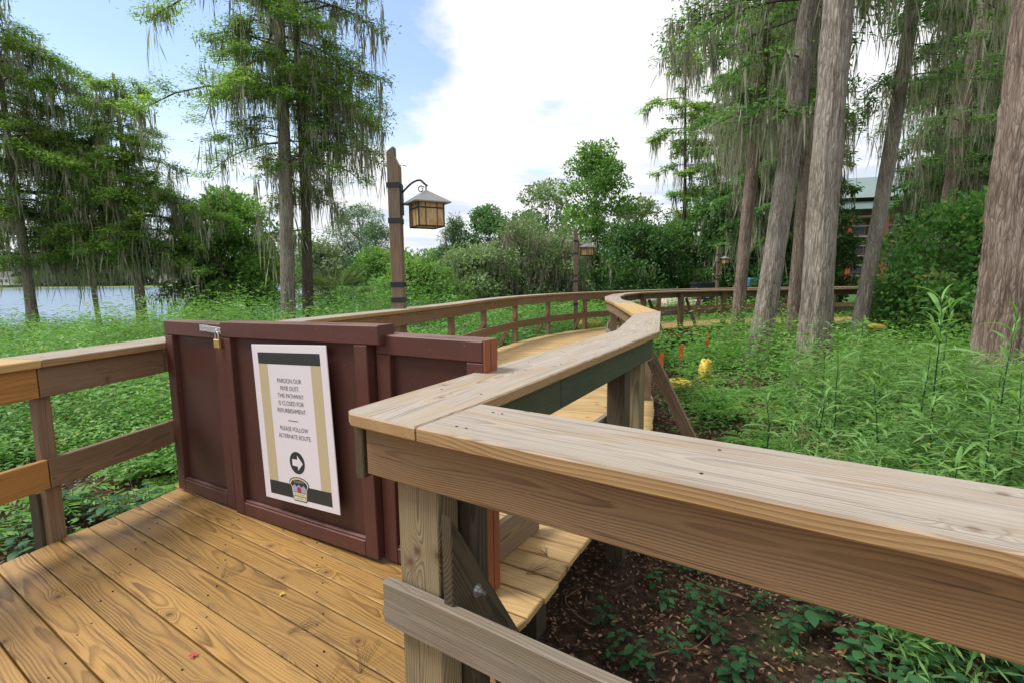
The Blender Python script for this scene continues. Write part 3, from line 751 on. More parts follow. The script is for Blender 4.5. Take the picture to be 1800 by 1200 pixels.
# ------------------------------------------------------------------ gate
G0 = np.array([-2.438, 3.577]); gd_ = np.array([1.822, -1.066]); gd_ /= np.hypot(*gd_)
gn = np.array([gd_[1], -gd_[0]])          # towards the camera side
gn = gn if gn @ np.array([0, -1]) > 0 else -gn
gate = thing('barrier_gate', 'low maroon three-leaf wooden gate closing off the walkway', 'gate', (*(G0 + gd_ * 1.3), 0))
def gm(s, z, o=0.0, rot=0.0, piv=None):
    p = G0 + gd_ * s + gn * o
    Mx = frame((p[0], p[1], z), (gd_[0], gd_[1], 0), (gn[0], gn[1], 0))     # X along, Y up?, Z out
    return Mx @ Matrix.Rotation(rot, 4, 'Z')
# check that local Y points up
def leaf(name, s0, s1, z0, z1, off, rot=0.0, ext=0.0, th=.09, st_=.092, rl=.10, left_st=None):
    ctr = gm((s0 + s1) / 2, (z0 + z1) / 2, off, rot)
    w, h = s1 - s0, z1 - z0
    hub = bpy.data.objects.new(name, None); hub.empty_display_size = .1
    put(hub, gate, ctr)
    def bx(nm, x0, x1, y0, y1, t0, t1, mat, ch=.004, vert=False):
        cx, cy = (x0 + x1) / 2, (y0 + y1) / 2
        T = ctr @ Matrix.Translation((cx, cy, 0))
        a, b = (x1 - x0) / 2, (y1 - y0) / 2
        if vert: T = T @ Matrix.Rotation(rad(90), 4, 'Z'); a, b = b, a
        return obj(nm, slab_mesh(nm, [(-a, -b), (a, -b), (a, b), (-a, b)], t0, t1, mat, ch), hub, T)
    L = left_st or st_
    bx('panel', -w / 2 + .01, w / 2 - .01, -h / 2 + .01, h / 2 - .01, -th + .012, -.034, M['maroon_panel'])
    bx('stile', -w / 2, -w / 2 + L, -h / 2, h / 2 - rl - .0015, -th, 0, M['maroon'], vert=True)
    bx('stile', w / 2 - st_, w / 2, -h / 2, h / 2 - rl - .0015, -th, 0, M['maroon'], vert=True)
    bx('top_rail', -w / 2, w / 2 + ext, h / 2 - rl, h / 2, -th - .03, .002, M['maroon'], ch=.006)
    bx('bottom_rail', -w / 2 + L + .0015, w / 2 - st_ - .0015, -h / 2, -h / 2 + .085, -th + .004, -.001, M['maroon'])
    bx('bead', -w / 2 + L + .002, w / 2 - st_ - .002, -h / 2 + .0865, -h / 2 + .0985, -.03, -.008, M['maroon'], ch=.003)
    return hub
leaf('left_leaf', 0.0, .70, .012, 1.235, 0)
leaf('main_leaf', .712, 1.985, .012, 1.262, .012, rad(1.1), ext=.09)
leaf('right_leaf', 2.0, 2.655, .012, 1.225, -.03, th=.10)
for o_, w_ in ((-.054, .046), (-.108, .052)):       # unpainted-looking rust coloured end grain strips on the free end
    Te = frame(tuple(gm(2.655, .006, o_).translation), (0, 0, 1), (gd_[0], gd_[1], 0))
    obj('edge_strip', slab_mesh('edge_strip', [(0, -w_ / 2), (1.222, -w_ / 2), (1.222, w_ / 2), (0, w_ / 2)], .001, .012, M['rust_paint'], .002), gate, Te)
# ground brace board behind the gate
bar('foot_board', (-.20, 2.42, .105), (.135, 2.93, .105), .20, .045, M['beam'], gate, face=(.837, -.549, 0))
# hasp: a plate on the left leaf and a hinged strap reaching to the main leaf
hz = 1.196
T = gm(.505, hz + .004, .004); obj('hasp_plate', slab_mesh('hasp_plate', [(-.045, -.021), (.045, -.021), (.045, .021), (-.045, .021)], 0, .003, M['galv'], .001), gate, T)
T = gm(.615, hz, .009, rad(-3)); obj('hasp_strap', slab_mesh('hasp_strap', [(-.062, -.02), (.085, -.02), (.1, -.008), (.1, .008), (.085, .02), (-.062, .02)], 0, .004, M['galv'], .001), gate, T)
g = Geo()
for k_ in range(4):
    pp = Vector(gm(.48 + .02 * k_, hz + (.010 if k_ % 2 else -.010), .007).translation); g.tube([np.array(pp), np.array(pp) + np.array([*gn, 0]) * .004], [.005, .004], 8, .5); 
obj('screw_heads', g.mesh('screw_heads', M['galv']), gate)
Tst = gm(.69, hz - .003, .012)
g = Geo(); an = np.linspace(0, math.pi, 9)
st_pts = [np.array((Tst @ Vector((0, .012 * math.cos(a_), .022 * math.sin(a_))))) for a_ in an]
g.tube(st_pts, .0035, 6, .5); obj('staple', g.mesh('staple', M['galv']), gate)
# padlock
lk = thing('padlock', 'brass padlock with steel shackle hanging from the gate hasp', 'padlock', tuple(gm(.69, 1.13, .03).translation))
Tl = gm(.69, 1.112, .028, rad(1))
obj('body', slab_mesh('body', [(-.027, -.028), (.027, -.028), (.027, .028), (-.027, .028)], -.011, .011, M['brass'], .004), lk, Tl)
g = Geo(); sp = [(-.016, .026), (-.016, .055)] + [(-.016 * math.cos(a_), .055 + .019 * math.sin(a_)) for a_ in np.linspace(.3, math.pi - .3, 7)] + [(.016, .055), (.016, .026)]
g.tube([np.array(Tl @ Vector((x_, y_, 0))) for x_, y_ in sp], .0045, 8, .5); obj('shackle', g.mesh('shackle', M['galv'], True), lk)

# ------------------------------------------------------------------ sign
SG = gm(1.389, .675, .0285, rad(2.6)) 
SG = SG @ Matrix.Rotation(rad(0.0), 4, 'Y')
sign = thing('closure_notice', 'white notice board about the closed pathway fixed to the maroon gate', 'sign', tuple(SG.translation))
SW, SH = .655, .937
obj('board', slab_mesh('board', [(-SW / 2, -SH / 2), (SW / 2, -SH / 2), (SW / 2, SH / 2), (-SW / 2, SH / 2)], -.006, 0, M['sign_white'], .0015), sign, SG)
def decal(name, x0, x1, y0, y1, mat, lay=1):
    z = .0006 * lay
    V = [(x0, y0, z), (x1, y0, z), (x1, y1, z), (x0, y1, z)]
    return obj(name, mesh_from(name, V, [(0, 1, 2, 3)], mat), sign, SG)
def decal_poly(name, pts, mat, lay):
    z = .0006 * lay
    return obj(name, mesh_from(name, [(x_, y_, z) for x_, y_ in pts], [tuple(range(len(pts)))], mat), sign, SG)
ix = SW / 2 - .055
decal('print_band', -ix, ix, SH / 2 - .112, SH / 2 - .045, M['sign_black'])
decal('print_band', -ix, ix, -SH / 2 + .035, -SH / 2 + .118, M['sign_black'])
decal('print_stripe', -ix, -ix + .082, -SH / 2 + .119, SH / 2 - .113, M['sign_tan'])
decal('print_stripe', ix - .082, ix, -SH / 2 + .119, SH / 2 - .113, M['sign_tan'])
def text(txt, x, y, size, mat, lay=2, width=None, name='lettering'):
    cu = bpy.data.curves.new('txt', 'FONT'); cu.body = txt; cu.size = size; cu.align_x = 'CENTER'; cu.align_y = 'CENTER'; cu.offset = -.0003
    ob = bpy.data.objects.new('txt', cu); COL.objects.link(ob)
    dg = bpy.context.evaluated_depsgraph_get(); me = bpy.data.meshes.new_from_object(ob.evaluated_get(dg))
    bpy.data.objects.remove(ob); bpy.data.curves.remove(cu)
    xs = [v_.co.x for v_ in me.vertices]; w0 = max(xs) - min(xs); k_ = width / w0 if width else 1
    cx = (max(xs) + min(xs)) / 2
    for v_ in me.vertices: v_.co.x = (v_.co.x - cx) * k_; v_.co.z = 0
    me.materials.clear(); me.materials.append(mat)
    return obj(name, me, sign, SG @ Matrix.Translation((x, y, .0006 * lay)))
for i, (tx, w_) in enumerate([('PARDON OUR', .21), ('PIXIE DUST,', .165), ('THIS PATHWAY', .225), ('IS CLOSED FOR', .22), ('REFURBISHMENT.', .255)]):
    text(tx, -.005, .262 - i * .0435, .037, M['sign_black'], width=w_)
decal('print_rule', -.045, .045, .030, .0335, M['sign_black'], 2)
text('PLEASE FOLLOW', .0, -.018, .037, M['sign_black'], width=.245)
text('ALTERNATE ROUTE.', .0, -.0625, .037, M['sign_black'], width=.285)
cyy = -.215
decal_poly('print_disc', [(.066 * math.cos(a_), cyy + .066 * math.sin(a_)) for a_ in np.linspace(0, 2 * math.pi, 40, endpoint=False)], M['sign_black'], 1)
decal_poly('print_arrow', [(-.042, cyy - .02), (.004, cyy - .02), (.004, cyy - .045), (.05, cyy), (.004, cyy + .045), (.004, cyy + .02), (-.042, cyy + .02)], M['sign_white'], 2)
by = -SH / 2 + .09
def badge(k_):
    pts = [(-.082, .035), (-.072, .055), (-.04, .068), (0, .073), (.04, .068), (.072, .055), (.082, .035), (.066, .01), (.058, -.05), (.05, -.062), (-.05, -.062), (-.058, -.05), (-.066, .01)]
    return [(x_ * k_, by + y_ * k_) for x_, y_ in pts][::-1]
decal_poly('emblem_edge', badge(1.08), M['sign_black'], 2)
decal_poly('emblem', badge(1.0), M['sign_cream'], 3)
decal_poly('emblem_field', badge(.90), M['sign_black'], 4)
decal_poly('emblem_hills', [(-.055, by - .012), (.055, by - .012), (.06, by + .018), (.04, by + .034), (.02, by + .02), (0, by + .036), (-.02, by + .02), (-.04, by + .034), (-.06, by + .018)], M['sign_blue'], 5)
decal_poly('emblem_centre', [(-.016, by - .012), (.016, by - .012), (.018, by + .012), (0, by + .024), (-.018, by + .012)], M['sign_red'], 6)
decal('emblem_bar', -.056, .056, by - .034, by - .015, M['sign_cream'], 5)
decal('emblem_bar', -.048, .048, by - .055, by - .038, M['sign_cream'], 5)
text("DISNEY'S", 0, by + .050, .019, M['sign_cream'], 7, width=.085)
text('WILDERNESS', 0, by - .0245, .014, M['sign_black'], 7, width=.095)
text('LODGE', 0, by - .0465, .014, M['sign_black'], 7, width=.055)
# ------------------------------------------------------------------ lamp posts
def lamp_post(x, y, zb, ztop, yaw, sc, label, lx=1.0):
    t = thing('lamp_post', label, 'lamp post', (x, y, zb), yaw, 'lantern lamp posts along the walkway')
    B = PM[t.name]
    w = .168 * sc; H = ztop - zb
    # post with a notched, split top
    g = Geo(); a = w / 2
    prof = [(-a, 0), (-a, H - .22 * sc), (-a * .35, H - .09 * sc), (a * .15, H - .045 * sc), (a * .3, H), (a * .36, H - .13 * sc), (a, H - .30 * sc), (a, 0)]
    prof = [(-a, 0), (-a, H - .07 * sc), (-a * .2, H - .015 * sc), (a * .2, H), (a * .22, H - .13 * sc), (a, H - .26 * sc), (a, 0)]
    Mw = B @ frame((0, 0, 0), (0, 0, 1), (0, -1, 0))
    P = [(q[1], -q[0]) for q in prof]
    ar = sum(P[i][0] * P[(i + 1) % len(P)][1] - P[(i + 1) % len(P)][0] * P[i][1] for i in range(len(P)))
    if ar < 0: P = P[::-1]
    obj('post', slab_mesh('post', P, -a, a, M['lamp_timber'], .008), t, Mw)
    for zb_ in (H - .56 * sc, H - 1.05 * sc, H - 1.95 * sc - .0, H - 2.17 * sc, H - 3.1 * sc):
        if zb_ > .2: obj('band', slab_mesh('band', [(-a - .008, -a - .008), (a + .008, -a - .008), (a + .008, a + .008), (-a - .008, a + .008)], 0, .075 * sc, M['iron'], .003), t, B @ Matrix.Translation((0, 0, zb_)))
    obj('bracket_plate', slab_mesh('bracket_plate', [(0, -.07 * sc), (.012, -.07 * sc), (.012, .07 * sc), (0, .07 * sc)], 0, .42 * sc, M['iron'], .002), t, B @ Matrix.Translation((a + .009, 0, H - .93 * sc)))
    # arm
    zl = H - .66 * sc; xl = a + .36 * sc
    pts = []
    for q in np.linspace(0, 1, 14):
        pts.append(((a + .02) + (xl - a) * q, 0, (H - .62 * sc) + .17 * sc * math.sin(min(1, q * 1.15) * math.pi * .62) - .07 * sc * max(0, q - .75) / .25))
    g = Geo(); g.tube(pts, .014 * sc, 8, .5)
    cx, cz = xl - .07 * sc, pts[-1][2] - .045 * sc
    sp_ = [(cx + (.05 - .03 * q) * sc * math.cos(q * 7 + .5), 0, cz + (.05 - .03 * q) * sc * math.sin(q * 7 + .5)) for q in np.linspace(0, 1, 16)]
    g.tube(sp_, .008 * sc, 6, .5)
    g.tube([(xl, 0, pts[-1][2]), (xl, 0, pts[-1][2] - .06 * sc)], .01 * sc, 6, .5)
    arm = obj('arm', g.mesh('arm', M['iron'], True), t, B)
    # lantern, turned a little on its hook
    zt = pts[-1][2] - .05 * sc
    LM = B @ Matrix.Translation((xl, 0, zt)) @ Matrix.Rotation(rad(32), 4, 'Z') @ Matrix.Scale(sc, 4)
    r_ = .27; hub = bpy.data.objects.new('lantern', None); hub.empty_display_size = .1; put(hub, t, LM)
    V = [(-r_, -r_, -.20), (r_, -r_, -.20), (r_, r_, -.20), (-r_, r_, -.20), (-r_, -r_, -.185), (r_, -r_, -.185), (r_, r_, -.185), (-r_, r_, -.185), (0, 0, 0)]
    obj('roof', mesh_from('roof', V, [(3, 2, 1, 0), (0, 1, 5, 4), (1, 2, 6, 5), (2, 3, 7, 6), (3, 0, 4, 7), (4, 5, 8), (5, 6, 8), (6, 7, 8), (7, 4, 8)], M['roof_metal']), hub, LM)
    b = .185; z0, z1 = -.52, -.2
    def lb(nm, x0, x1, y0, y1, zz0, zz1, mat, ch=.002):
        return obj(nm, slab_mesh(nm, [(x0, y0), (x1, y0), (x1, y1), (x0, y1)], zz0, zz1, mat, ch), hub, LM)
    for sx, sy in ((1, 0), (-1, 0), (0, 1), (0, -1)):
        if sx: lb('pane', sx * b - .003, sx * b + .003, -b, b, z0 + .01, z1, M['amber'], .001)
        else: lb('pane', -b, b, sy * b - .003, sy * b + .003, z0 + .01, z1, M['amber'], .001)
    lb('pane', -b, b, -b, b, z0 + .004, z0 + .009, M['amber'], .001)
    g = Geo(); e = .010
    def barb(p, q, rr_=e): g.tube([p, q], rr_, 4, .5)
    for sx in (-1, 1):
        for sy in (-1, 1): barb((sx * b, sy * b, z0), (sx * b, sy * b, z1), .013)
    for s_ in (-1, 1):
        for zz_ in (z0, z1 - .07):
            barb((-b, s_ * (b + .003), zz_), (b, s_ * (b + .003), zz_)); barb((s_ * (b + .003), -b, zz_), (s_ * (b + .003), b, zz_))
        for u_ in (-.35, .35):
            barb((u_ * b * 1.3, s_ * (b + .003), z0), (u_ * b * 1.3, s_ * (b + .003), z1), .007)
            barb((s_ * (b + .003), u_ * b * 1.3, z0), (s_ * (b + .003), u_ * b * 1.3, z1), .007)
    obj('glazing_bars', g.mesh('glazing_bars', M['iron']), hub, LM)
lamp_post(-1.64, 7.48, -.6, 3.34, rad(-2), 1.0, 'tall timber lamp post with amber lantern nearest the gate')
lamp_post(2.05, 16.4, -.6, 3.05, rad(-2), .78, 'second lamp post with lantern, at the bend of the walkway')
lamp_post(8.55, 21.4, -.5, 2.7, rad(0), .62, 'distant pale lamp post with amber lantern, seen left of the leaning trunks')

# ------------------------------------------------------------------ trees
def displaced_trunk(name, pts, rr, mat, parent, Mw, sides=64, rows=160, ridge=.06, flare=None, seed=0):
    pts = np.asarray(pts, float); rr = np.asarray(rr, float)
    t0 = np.linspace(0, 1, len(pts)); t = np.linspace(0, 1, rows)
    C = np.stack([np.interp(t, t0, pts[:, i]) for i in range(3)], 1); R = np.interp(t, t0, rr)
    an = np.linspace(0, 2 * np.pi, sides, endpoint=False)
    A, T = np.meshgrid(an, t); Zm = C[:, 2][:, None] + 0 * A
    ca, sa = np.cos(A), np.sin(A)
    k = sides / 8
    n = vnoise(ca * 3.2 + seed, sa * 3.2 + Zm * .35, 3) * .5 + vnoise(A * k / 2.2 + Zm * .25 + 3 * vnoise(A * 2, Zm, 7), Zm * 1.1, 5) * .7 + vnoise(A * k + 2 * vnoise(A * 3, Zm * 2, 9), Zm * 4.0, 6) * .45
    Rr = R[:, None] * (1 + (n - .8) * ridge * 2)
    if flare:
        fh, fa, lobes = flare
        zb = C[0, 2]; f = np.exp(-(Zm - zb) / fh)
        Rr = Rr * (1 + fa * f * (1 + .45 * np.cos(A * lobes + seed) + .25 * np.cos(A * (lobes + 3) + seed * 2)))
    V = np.stack([C[:, 0][:, None] + Rr * ca, C[:, 1][:, None] + Rr * sa, Zm], -1).reshape(-1, 3)
    i = np.arange(rows - 1)[:, None] * sides; j = np.arange(sides)[None]; j2 = (j + 1) % sides
    Fq = np.stack([i + j, i + j2, i + sides + j2, i + sides + j], -1).reshape(-1, 4)
    return obj(name, mesh_from(name, V, Fq, mat, smooth=True), parent, Mw)
def moss(g, P, length, rng, k=7, spread=.10, wd=.03):
    """hanging strands under the points P"""
    P = np.repeat(P, k, 0); n = len(P)
    P = P + rng.normal(size=(n, 3)) * np.array([spread, spread, .06])
    L = np.repeat(np.broadcast_to(length, (n // k,)), k) * rng.uniform(.35, 1.1, n)
    D = np.stack([rng.normal(size=n) * .11, rng.normal(size=n) * .11, -np.ones(n)], 1)
    v = rng.uniform(0, 1, n) * .7 + np.repeat(rng.uniform(0, .3, n // k), k)
    g.leaves(P, D, L * .62, wd * rng.uniform(.3, 1.7, n) ** 1.2, v, rng=rng)
    g.leaves(P + D * (L * .42)[:, None], D + rng.normal(size=(n, 3)) * .05, L * .58, wd * .7 * rng.uniform(.5, 1.4, n), v, rng=rng)
def cypress(name, label, x, y, h, r0, branches, lean=(0, 0), leafmat_='cyp', bark_='bark', rng=None, leaf=(.16, .05), dens=60, mossk=1.0, mlen=.9, group=None, detail=False, zb=None, cat='tree', flare=None, drop=.25, sub=5, tpath=None, rad_top=.25, ridge=.05, mwd=.03):
    """branches = list of (height, azimuth, length)"""
    rng = rng or RNG
    zb = float(gh(x, y)) - .1 if zb is None else zb
    t = thing(name, label, cat, (x, y, zb), 0, group)
    B = PM[t.name]
    if tpath is None:
        q = np.linspace(0, 1, 9)
        tp = np.stack([lean[0] * q * h + .05 * np.sin(q * 7 + x), lean[1] * q * h, q * h], 1)
    else: tp = np.array(tpath, float)
    tr = r0 * (1 - (1 - rad_top) * (tp[:, 2] / tp[-1, 2]))
    if detail: displaced_trunk('trunk', tp, tr, M[bark_], t, B, *detail, ridge=ridge, flare=flare, seed=x)
    else:
        g = Geo(); tr2 = tr.copy(); tr2[0] *= 1.5; g.tube(tp, tr2, 10, .5); obj('trunk', g.mesh('trunk', M[bark_], True), t, B)
    gb, gl, gm_ = Geo(), Geo(), Geo()
    branches = list(branches) + [(h * rng.uniform(.88, .985), rng.uniform(0, 6.28), rng.uniform(.5, 1.1) + r0) for _ in range(9)]
    for (bh, az, L) in branches:
        c = np.array([np.interp(bh, tp[:, 2], tp[:, i]) for i in range(3)])
        ns = 7; s_ = np.linspace(0, 1, ns)
        a2 = az + rng.normal() * .15
        pts = np.stack([c[0] + math.cos(a2) * L * s_ + .06 * L * np.sin(s_ * 5 + rng.uniform(0, 6)), c[1] + math.sin(a2) * L * s_ + .06 * L * np.cos(s_ * 5 + rng.uniform(0, 6)),
                        c[2] + L * (.22 * s_ - (.22 + drop) * s_ ** 2) + .03 * L * rng.normal(size=ns) * s_], 1)
        rb = max(.012, .028 * L * .5) * (1 - .85 * s_)
        gb.tube(pts, rb, 5, .5)
        # side twigs
        nt = int(sub + L * 2.2)
        qs_ = rng.uniform(.18, 1, nt); tips = []
        for q_ in qs_:
            p = np.array([np.interp(q_, s_, pts[:, i]) for i in range(3)])
            sd_ = a2 + rng.choice([-1, 1]) * rng.uniform(.5, 1.3); l2 = L * .30 * (1.15 - q_) + .25
            e_ = p + np.array([math.cos(sd_) * l2, math.sin(sd_) * l2, l2 * rng.uniform(-.25, .12)])
            gb.tube([p, (p + e_) / 2 + (0, 0, .03), e_], [.009, .006, .003], 3, .5)
            tips.append((p, e_))
        tips.append((pts[3], pts[-1]))
        nl = int(dens * L / len(tips) * 1.6)
        for p, e_ in tips:
            n = max(6, nl); u = rng.uniform(.15, 1.05, n)[:, None]
            # feathery pad: leaves spread flat round the twig
            cl = rng.integers(0, 5, n) / 5.0
            u = np.clip(u * .5 + cl[:, None] * .55, .1, 1.1)
            Q = p + (e_ - p) * u + rng.normal(size=(n, 3)) * np.array([.13, .13, .06]) * (1 + .08 * L)
            Dv = (e_ - p) / (np.linalg.norm(e_ - p) + 1e-6) + rng.normal(size=(n, 3)) * np.array([.8, .8, .35]) + (0, 0, -.15)
            tone = np.clip(rng.normal(.5, .25, n) + rng.uniform(-.25, .25), 0, 1)
            gl.leaves(Q, Dv, leaf[0] * rng.uniform(.6, 1.3, n), leaf[1] * rng.uniform(.7, 1.3, n), tone, up=(0, 0, 1), rng=rng)
        if mossk > 0:
            nm = int(L * 3.3 * mossk)
            q_ = rng.uniform(.15, 1, nm)
            Pm = np.stack([np.interp(q_, s_, pts[:, i]) for i in range(3)], 1)
            if len(tips) > 2:
                tt = rng.integers(0, len(tips), nm); u = rng.uniform(0, 1, nm)[:, None]
                Pt = np.array([tips[i_][0] for i_ in tt]) * (1 - u) + np.array([tips[i_][1] for i_ in tt]) * u
                sel = rng.uniform(size=nm) < .6; Pm[sel] = Pt[sel]
            moss(gm_, Pm, mlen * rng.uniform(.3, 1.4, nm) ** 1.3, rng, k=6, spread=.06, wd=mwd)
    if gb.V: obj('branches', gb.mesh('branches', M['bark_dark']), t, B, kind='stuff')
    if gl.V: obj('crown', gl.mesh('crown', M[leafmat_]), t, B)
    if gm_.V: obj('hanging_moss', gm_.mesh('hanging_moss', M['mossy']), t, B, kind='stuff')
    return t
def blob_tree(name, label, x, y, h, w, base=.15, mat='broad', bark_='bark_dark', n=9000, leaf=(.14, .08), rng=None, group=None, zb=None, clumps=60, shape='round', r0=.12, mossn=0, mlen=.8, cat='tree', trunks=1, mossmat='mossy', open_=.5, mwd=.035):
    rng = rng or RNG
    zb = float(gh(x, y)) - .1 if zb is None else zb
    t = thing(name, label, cat, (x, y, zb), 0, group); B = PM[t.name]
    gb, gl = Geo(), Geo()
    u = rng.uniform(0, 1, clumps); th = rng.uniform(0, 2 * np.pi, clumps)
    if shape == 'round': prof = np.sqrt(np.clip(1 - (2 * u - .85) ** 2 / 1.4, .05, 1))
    elif shape == 'cone': prof = 1.05 - u * .95
    elif shape == 'column': prof = .75 + .25 * np.sin(u * 9 + 2) - .5 * u ** 3
    else: prof = np.clip(1.1 - abs(u - .55) * 1.6, .15, 1)
    rr_ = prof * w / 2 * np.sqrt(rng.uniform(.12, 1, clumps)) * rng.uniform(.75, 1.15, clumps)
    cz = h * (base + (1 - base) * u)
    Cc = np.stack([np.cos(th) * rr_, np.sin(th) * rr_, cz], 1)
    cs = w * rng.uniform(.06, .13, clumps) * (1.15 - open_ * .5)
    for k_ in range(trunks):
        off = np.array([0, 0, 0.]) if trunks == 1 else np.append(rng.normal(size=2) * .12, 0)
        tip = np.array([rng.normal() * w * .06, rng.normal() * w * .06, h * .93]) if trunks == 1 else np.array([rng.normal() * w * .22, rng.normal() * w * .22, h * rng.uniform(.6, .92)])
        q_ = np.linspace(0, 1, 7)[:, None]
        pp = off + (tip - off) * q_ + np.stack([np.sin(q_[:, 0] * 6 + x) * .04 * w * q_[:, 0], np.cos(q_[:, 0] * 5) * .03 * w * q_[:, 0], 0 * q_[:, 0]], 1)
        gb.tube(pp, r0 * (1.25 - 1.1 * q_[:, 0]), 7, .5)
    for i in range(0, clumps):
        s_ = Cc[i]; b_ = np.array([0, 0, max(h * base * .6, s_[2] - h * .16 - .3 * np.hypot(*s_[:2]))])
        mid = (s_ + b_) / 2 + (0, 0, -.03 * h)
        gb.tube([b_, mid, s_], [r0 * .3, r0 * .18, .008], 4, .5)
    per = n // clumps
    for i in range(clumps):
        sx = cs[i]; Q = rng.normal(size=(per, 3)); Q /= np.linalg.norm(Q, axis=1)[:, None]
        rad_ = rng.uniform(.15, 1, per)[:, None] ** .5
        P = Cc[i] + Q * rad_ * sx * np.array([1.25, 1.25, .8]) * 1.5
        tone = np.clip(.45 + rng.normal(size=per) * .2 + rng.uniform(-.3, .3), 0, 1)
        gl.leaves(P, Q + rng.normal(size=(per, 3)) * .7 + (0, 0, -.2), leaf[0] * rng.uniform(.6, 1.3, per), leaf[1] * rng.uniform(.6, 1.3, per), tone, rng=rng)
    obj('trunk', gb.mesh('trunk', M[bark_], True), t, B); obj('crown', gl.mesh('crown', M[mat]), t, B)
    if mossn:
        gm_ = Geo(); ii = rng.integers(0, clumps, mossn); P = Cc[ii] + rng.normal(size=(mossn, 3)) * (w * .07)
        moss(gm_, P, mlen * rng.uniform(.4, 1.3, mossn), rng, k=6, spread=.10, wd=mwd)
        obj('hanging_moss', gm_.mesh('hanging_moss', M[mossmat]), t, B, kind='stuff')
    return t

# big mossy cypress left of centre (two stems)
r_ = np.random.default_rng(21)
BF = .85
def side_branches(spec, rng):
    out = []
    for (h0, h1, n, Ll, Lr, Lb) in spec:
        for k_ in range(n):
            hh = rng.uniform(h0, h1); az = rng.uniform(0, 2 * math.pi); c = math.cos(az)
            L = (Lr if c > 0 else Ll) * abs(c) + Lb * (1 - abs(c))
            if rng.uniform() > BF: continue
            if math.sin(az) < -.35: L *= .6
            out.append((hh, az, L * rng.uniform(.75, 1.1)))
    return out
X1, Y1 = -7.25, 16.6
br = side_branches([(5.4, 7.2, 12, 3.3, 2.3, 1.6), (7.2, 9.0, 24, 4.5, 2.9, 2.6), (9.0, 11.5, 26, 4.2, 3.2, 3.0), (11.5, 15, 22, 3.0, 3.0, 2.6), (15, 19, 16, 2.0, 2.0, 1.8)], r_)
br = [(b[0], b[1], min(b[2], 3.9)) if b[0] < 8.2 else b for b in br]
br = [b for b in br if not (b[0] < 6.4 and math.cos(b[1]) < -.2 and b[2] > 2.6)]
cypress('cypress_tree', 'tall mossy cypress on the left with a pale straight trunk', X1, Y1, 20, .24, br, lean=(.027, .0), rng=r_, dens=230, mossk=1.1, mlen=1.15, leaf=(.12, .038), detail=(28, 90), leafmat_='cyp', mwd=.035)
br = side_branches([(3.6, 6.0, 12, 1.4, 1.7, 1.3), (6, 10, 24, 2.0, 3.2, 2.2), (10, 14, 14, 2, 2.6, 2)], r_)
cypress('cypress_tree', 'slimmer dark cypress stem close behind the pale straight trunk, draped in moss', X1 + .36, Y1 + .7, 16, .19, br, lean=(.018, .0), rng=r_, dens=120, mossk=1.8, mlen=1.35, leaf=(.13, .038), detail=(24, 70), bark_='bark_dark', mwd=.04)
# lake-side mossy trees far left
BF = 1.0
r_ = np.random.default_rng(4)
br = side_branches([(3.0, 4.2, 16, 3.0, 3.6, 2.4), (4, 6.2, 42, 3.2, 3.2, 2.6), (6.2, 8.6, 32, 2.6, 1.9, 2), (8.6, 10.0, 8, 1.3, 1.0, 1)], r_)
cypress('shore_cypress', 'mossy lakeside cypress with the thick yellowish trunk standing before the lake', -14.6, 20.3, 10.3, .22, br, rng=r_, dens=210, mossk=1.0, mlen=1.2, leaf=(.13, .045), group='mossy trees on the lake shore', drop=.3, lean=(-.02, 0), mwd=.04)
br = side_branches([(3.0, 5, 16, 2.4, 2.8, 2), (5, 8.5, 48, 3.2, 3.6, 2.8), (8.5, 11.5, 36, 3.2, 2.2, 2.2), (11.5, 13, 8, 1.8, 1.2, 1)], r_)
cypress('shore_cypress', 'tallest mossy lakeside tree at the far left edge', -18.4, 19.6, 13.2, .2, br, rng=r_, dens=210, mossk=1.0, mlen=1.3, leaf=(.13, .045), group='mossy trees on the lake shore', drop=.3, mwd=.04)
br = side_branches([(3.5, 7.5, 36, 2.6, 2.0, 2.0), (7.5, 9.5, 8, 1.6, 1, 1)], r_)
cypress('shore_cypress', 'thin crooked lakeside tree left of the thick yellowish trunk', -16.6, 20.6, 10.5, .10, br, rng=r_, dens=190, mossk=1.0, mlen=1.2, leaf=(.13, .045), group='mossy trees on the lake shore', drop=.3, lean=(-.04, 0), mwd=.04)
br = side_branches([(1.8, 4.2, 16, 1.8, 1.9, 1.5), (4.2, 6.0, 8, 1.0, .8, 1)], r_)
cypress('shore_cypress', 'small dark bare-stemmed tree hung with moss right of the thick yellowish trunk', -13.4, 21.6, 6.2, .07, br, rng=r_, dens=60, mossk=2.2, mlen=1.1, leaf=(.16, .06), group='mossy trees on the lake shore', drop=.35, bark_='bark_dark', mwd=.035)
r_ = np.random.default_rng(8)
blob_tree('maple_tree', 'dense dark green bushy tree left of the pale straight trunk', -12.3, 23.0, 6.4, 4.2, .16, 'broad', n=26000, leaf=(.17, .11), clumps=110, rng=r_, mossn=60, r0=.16, trunks=3, mlen=1.0)
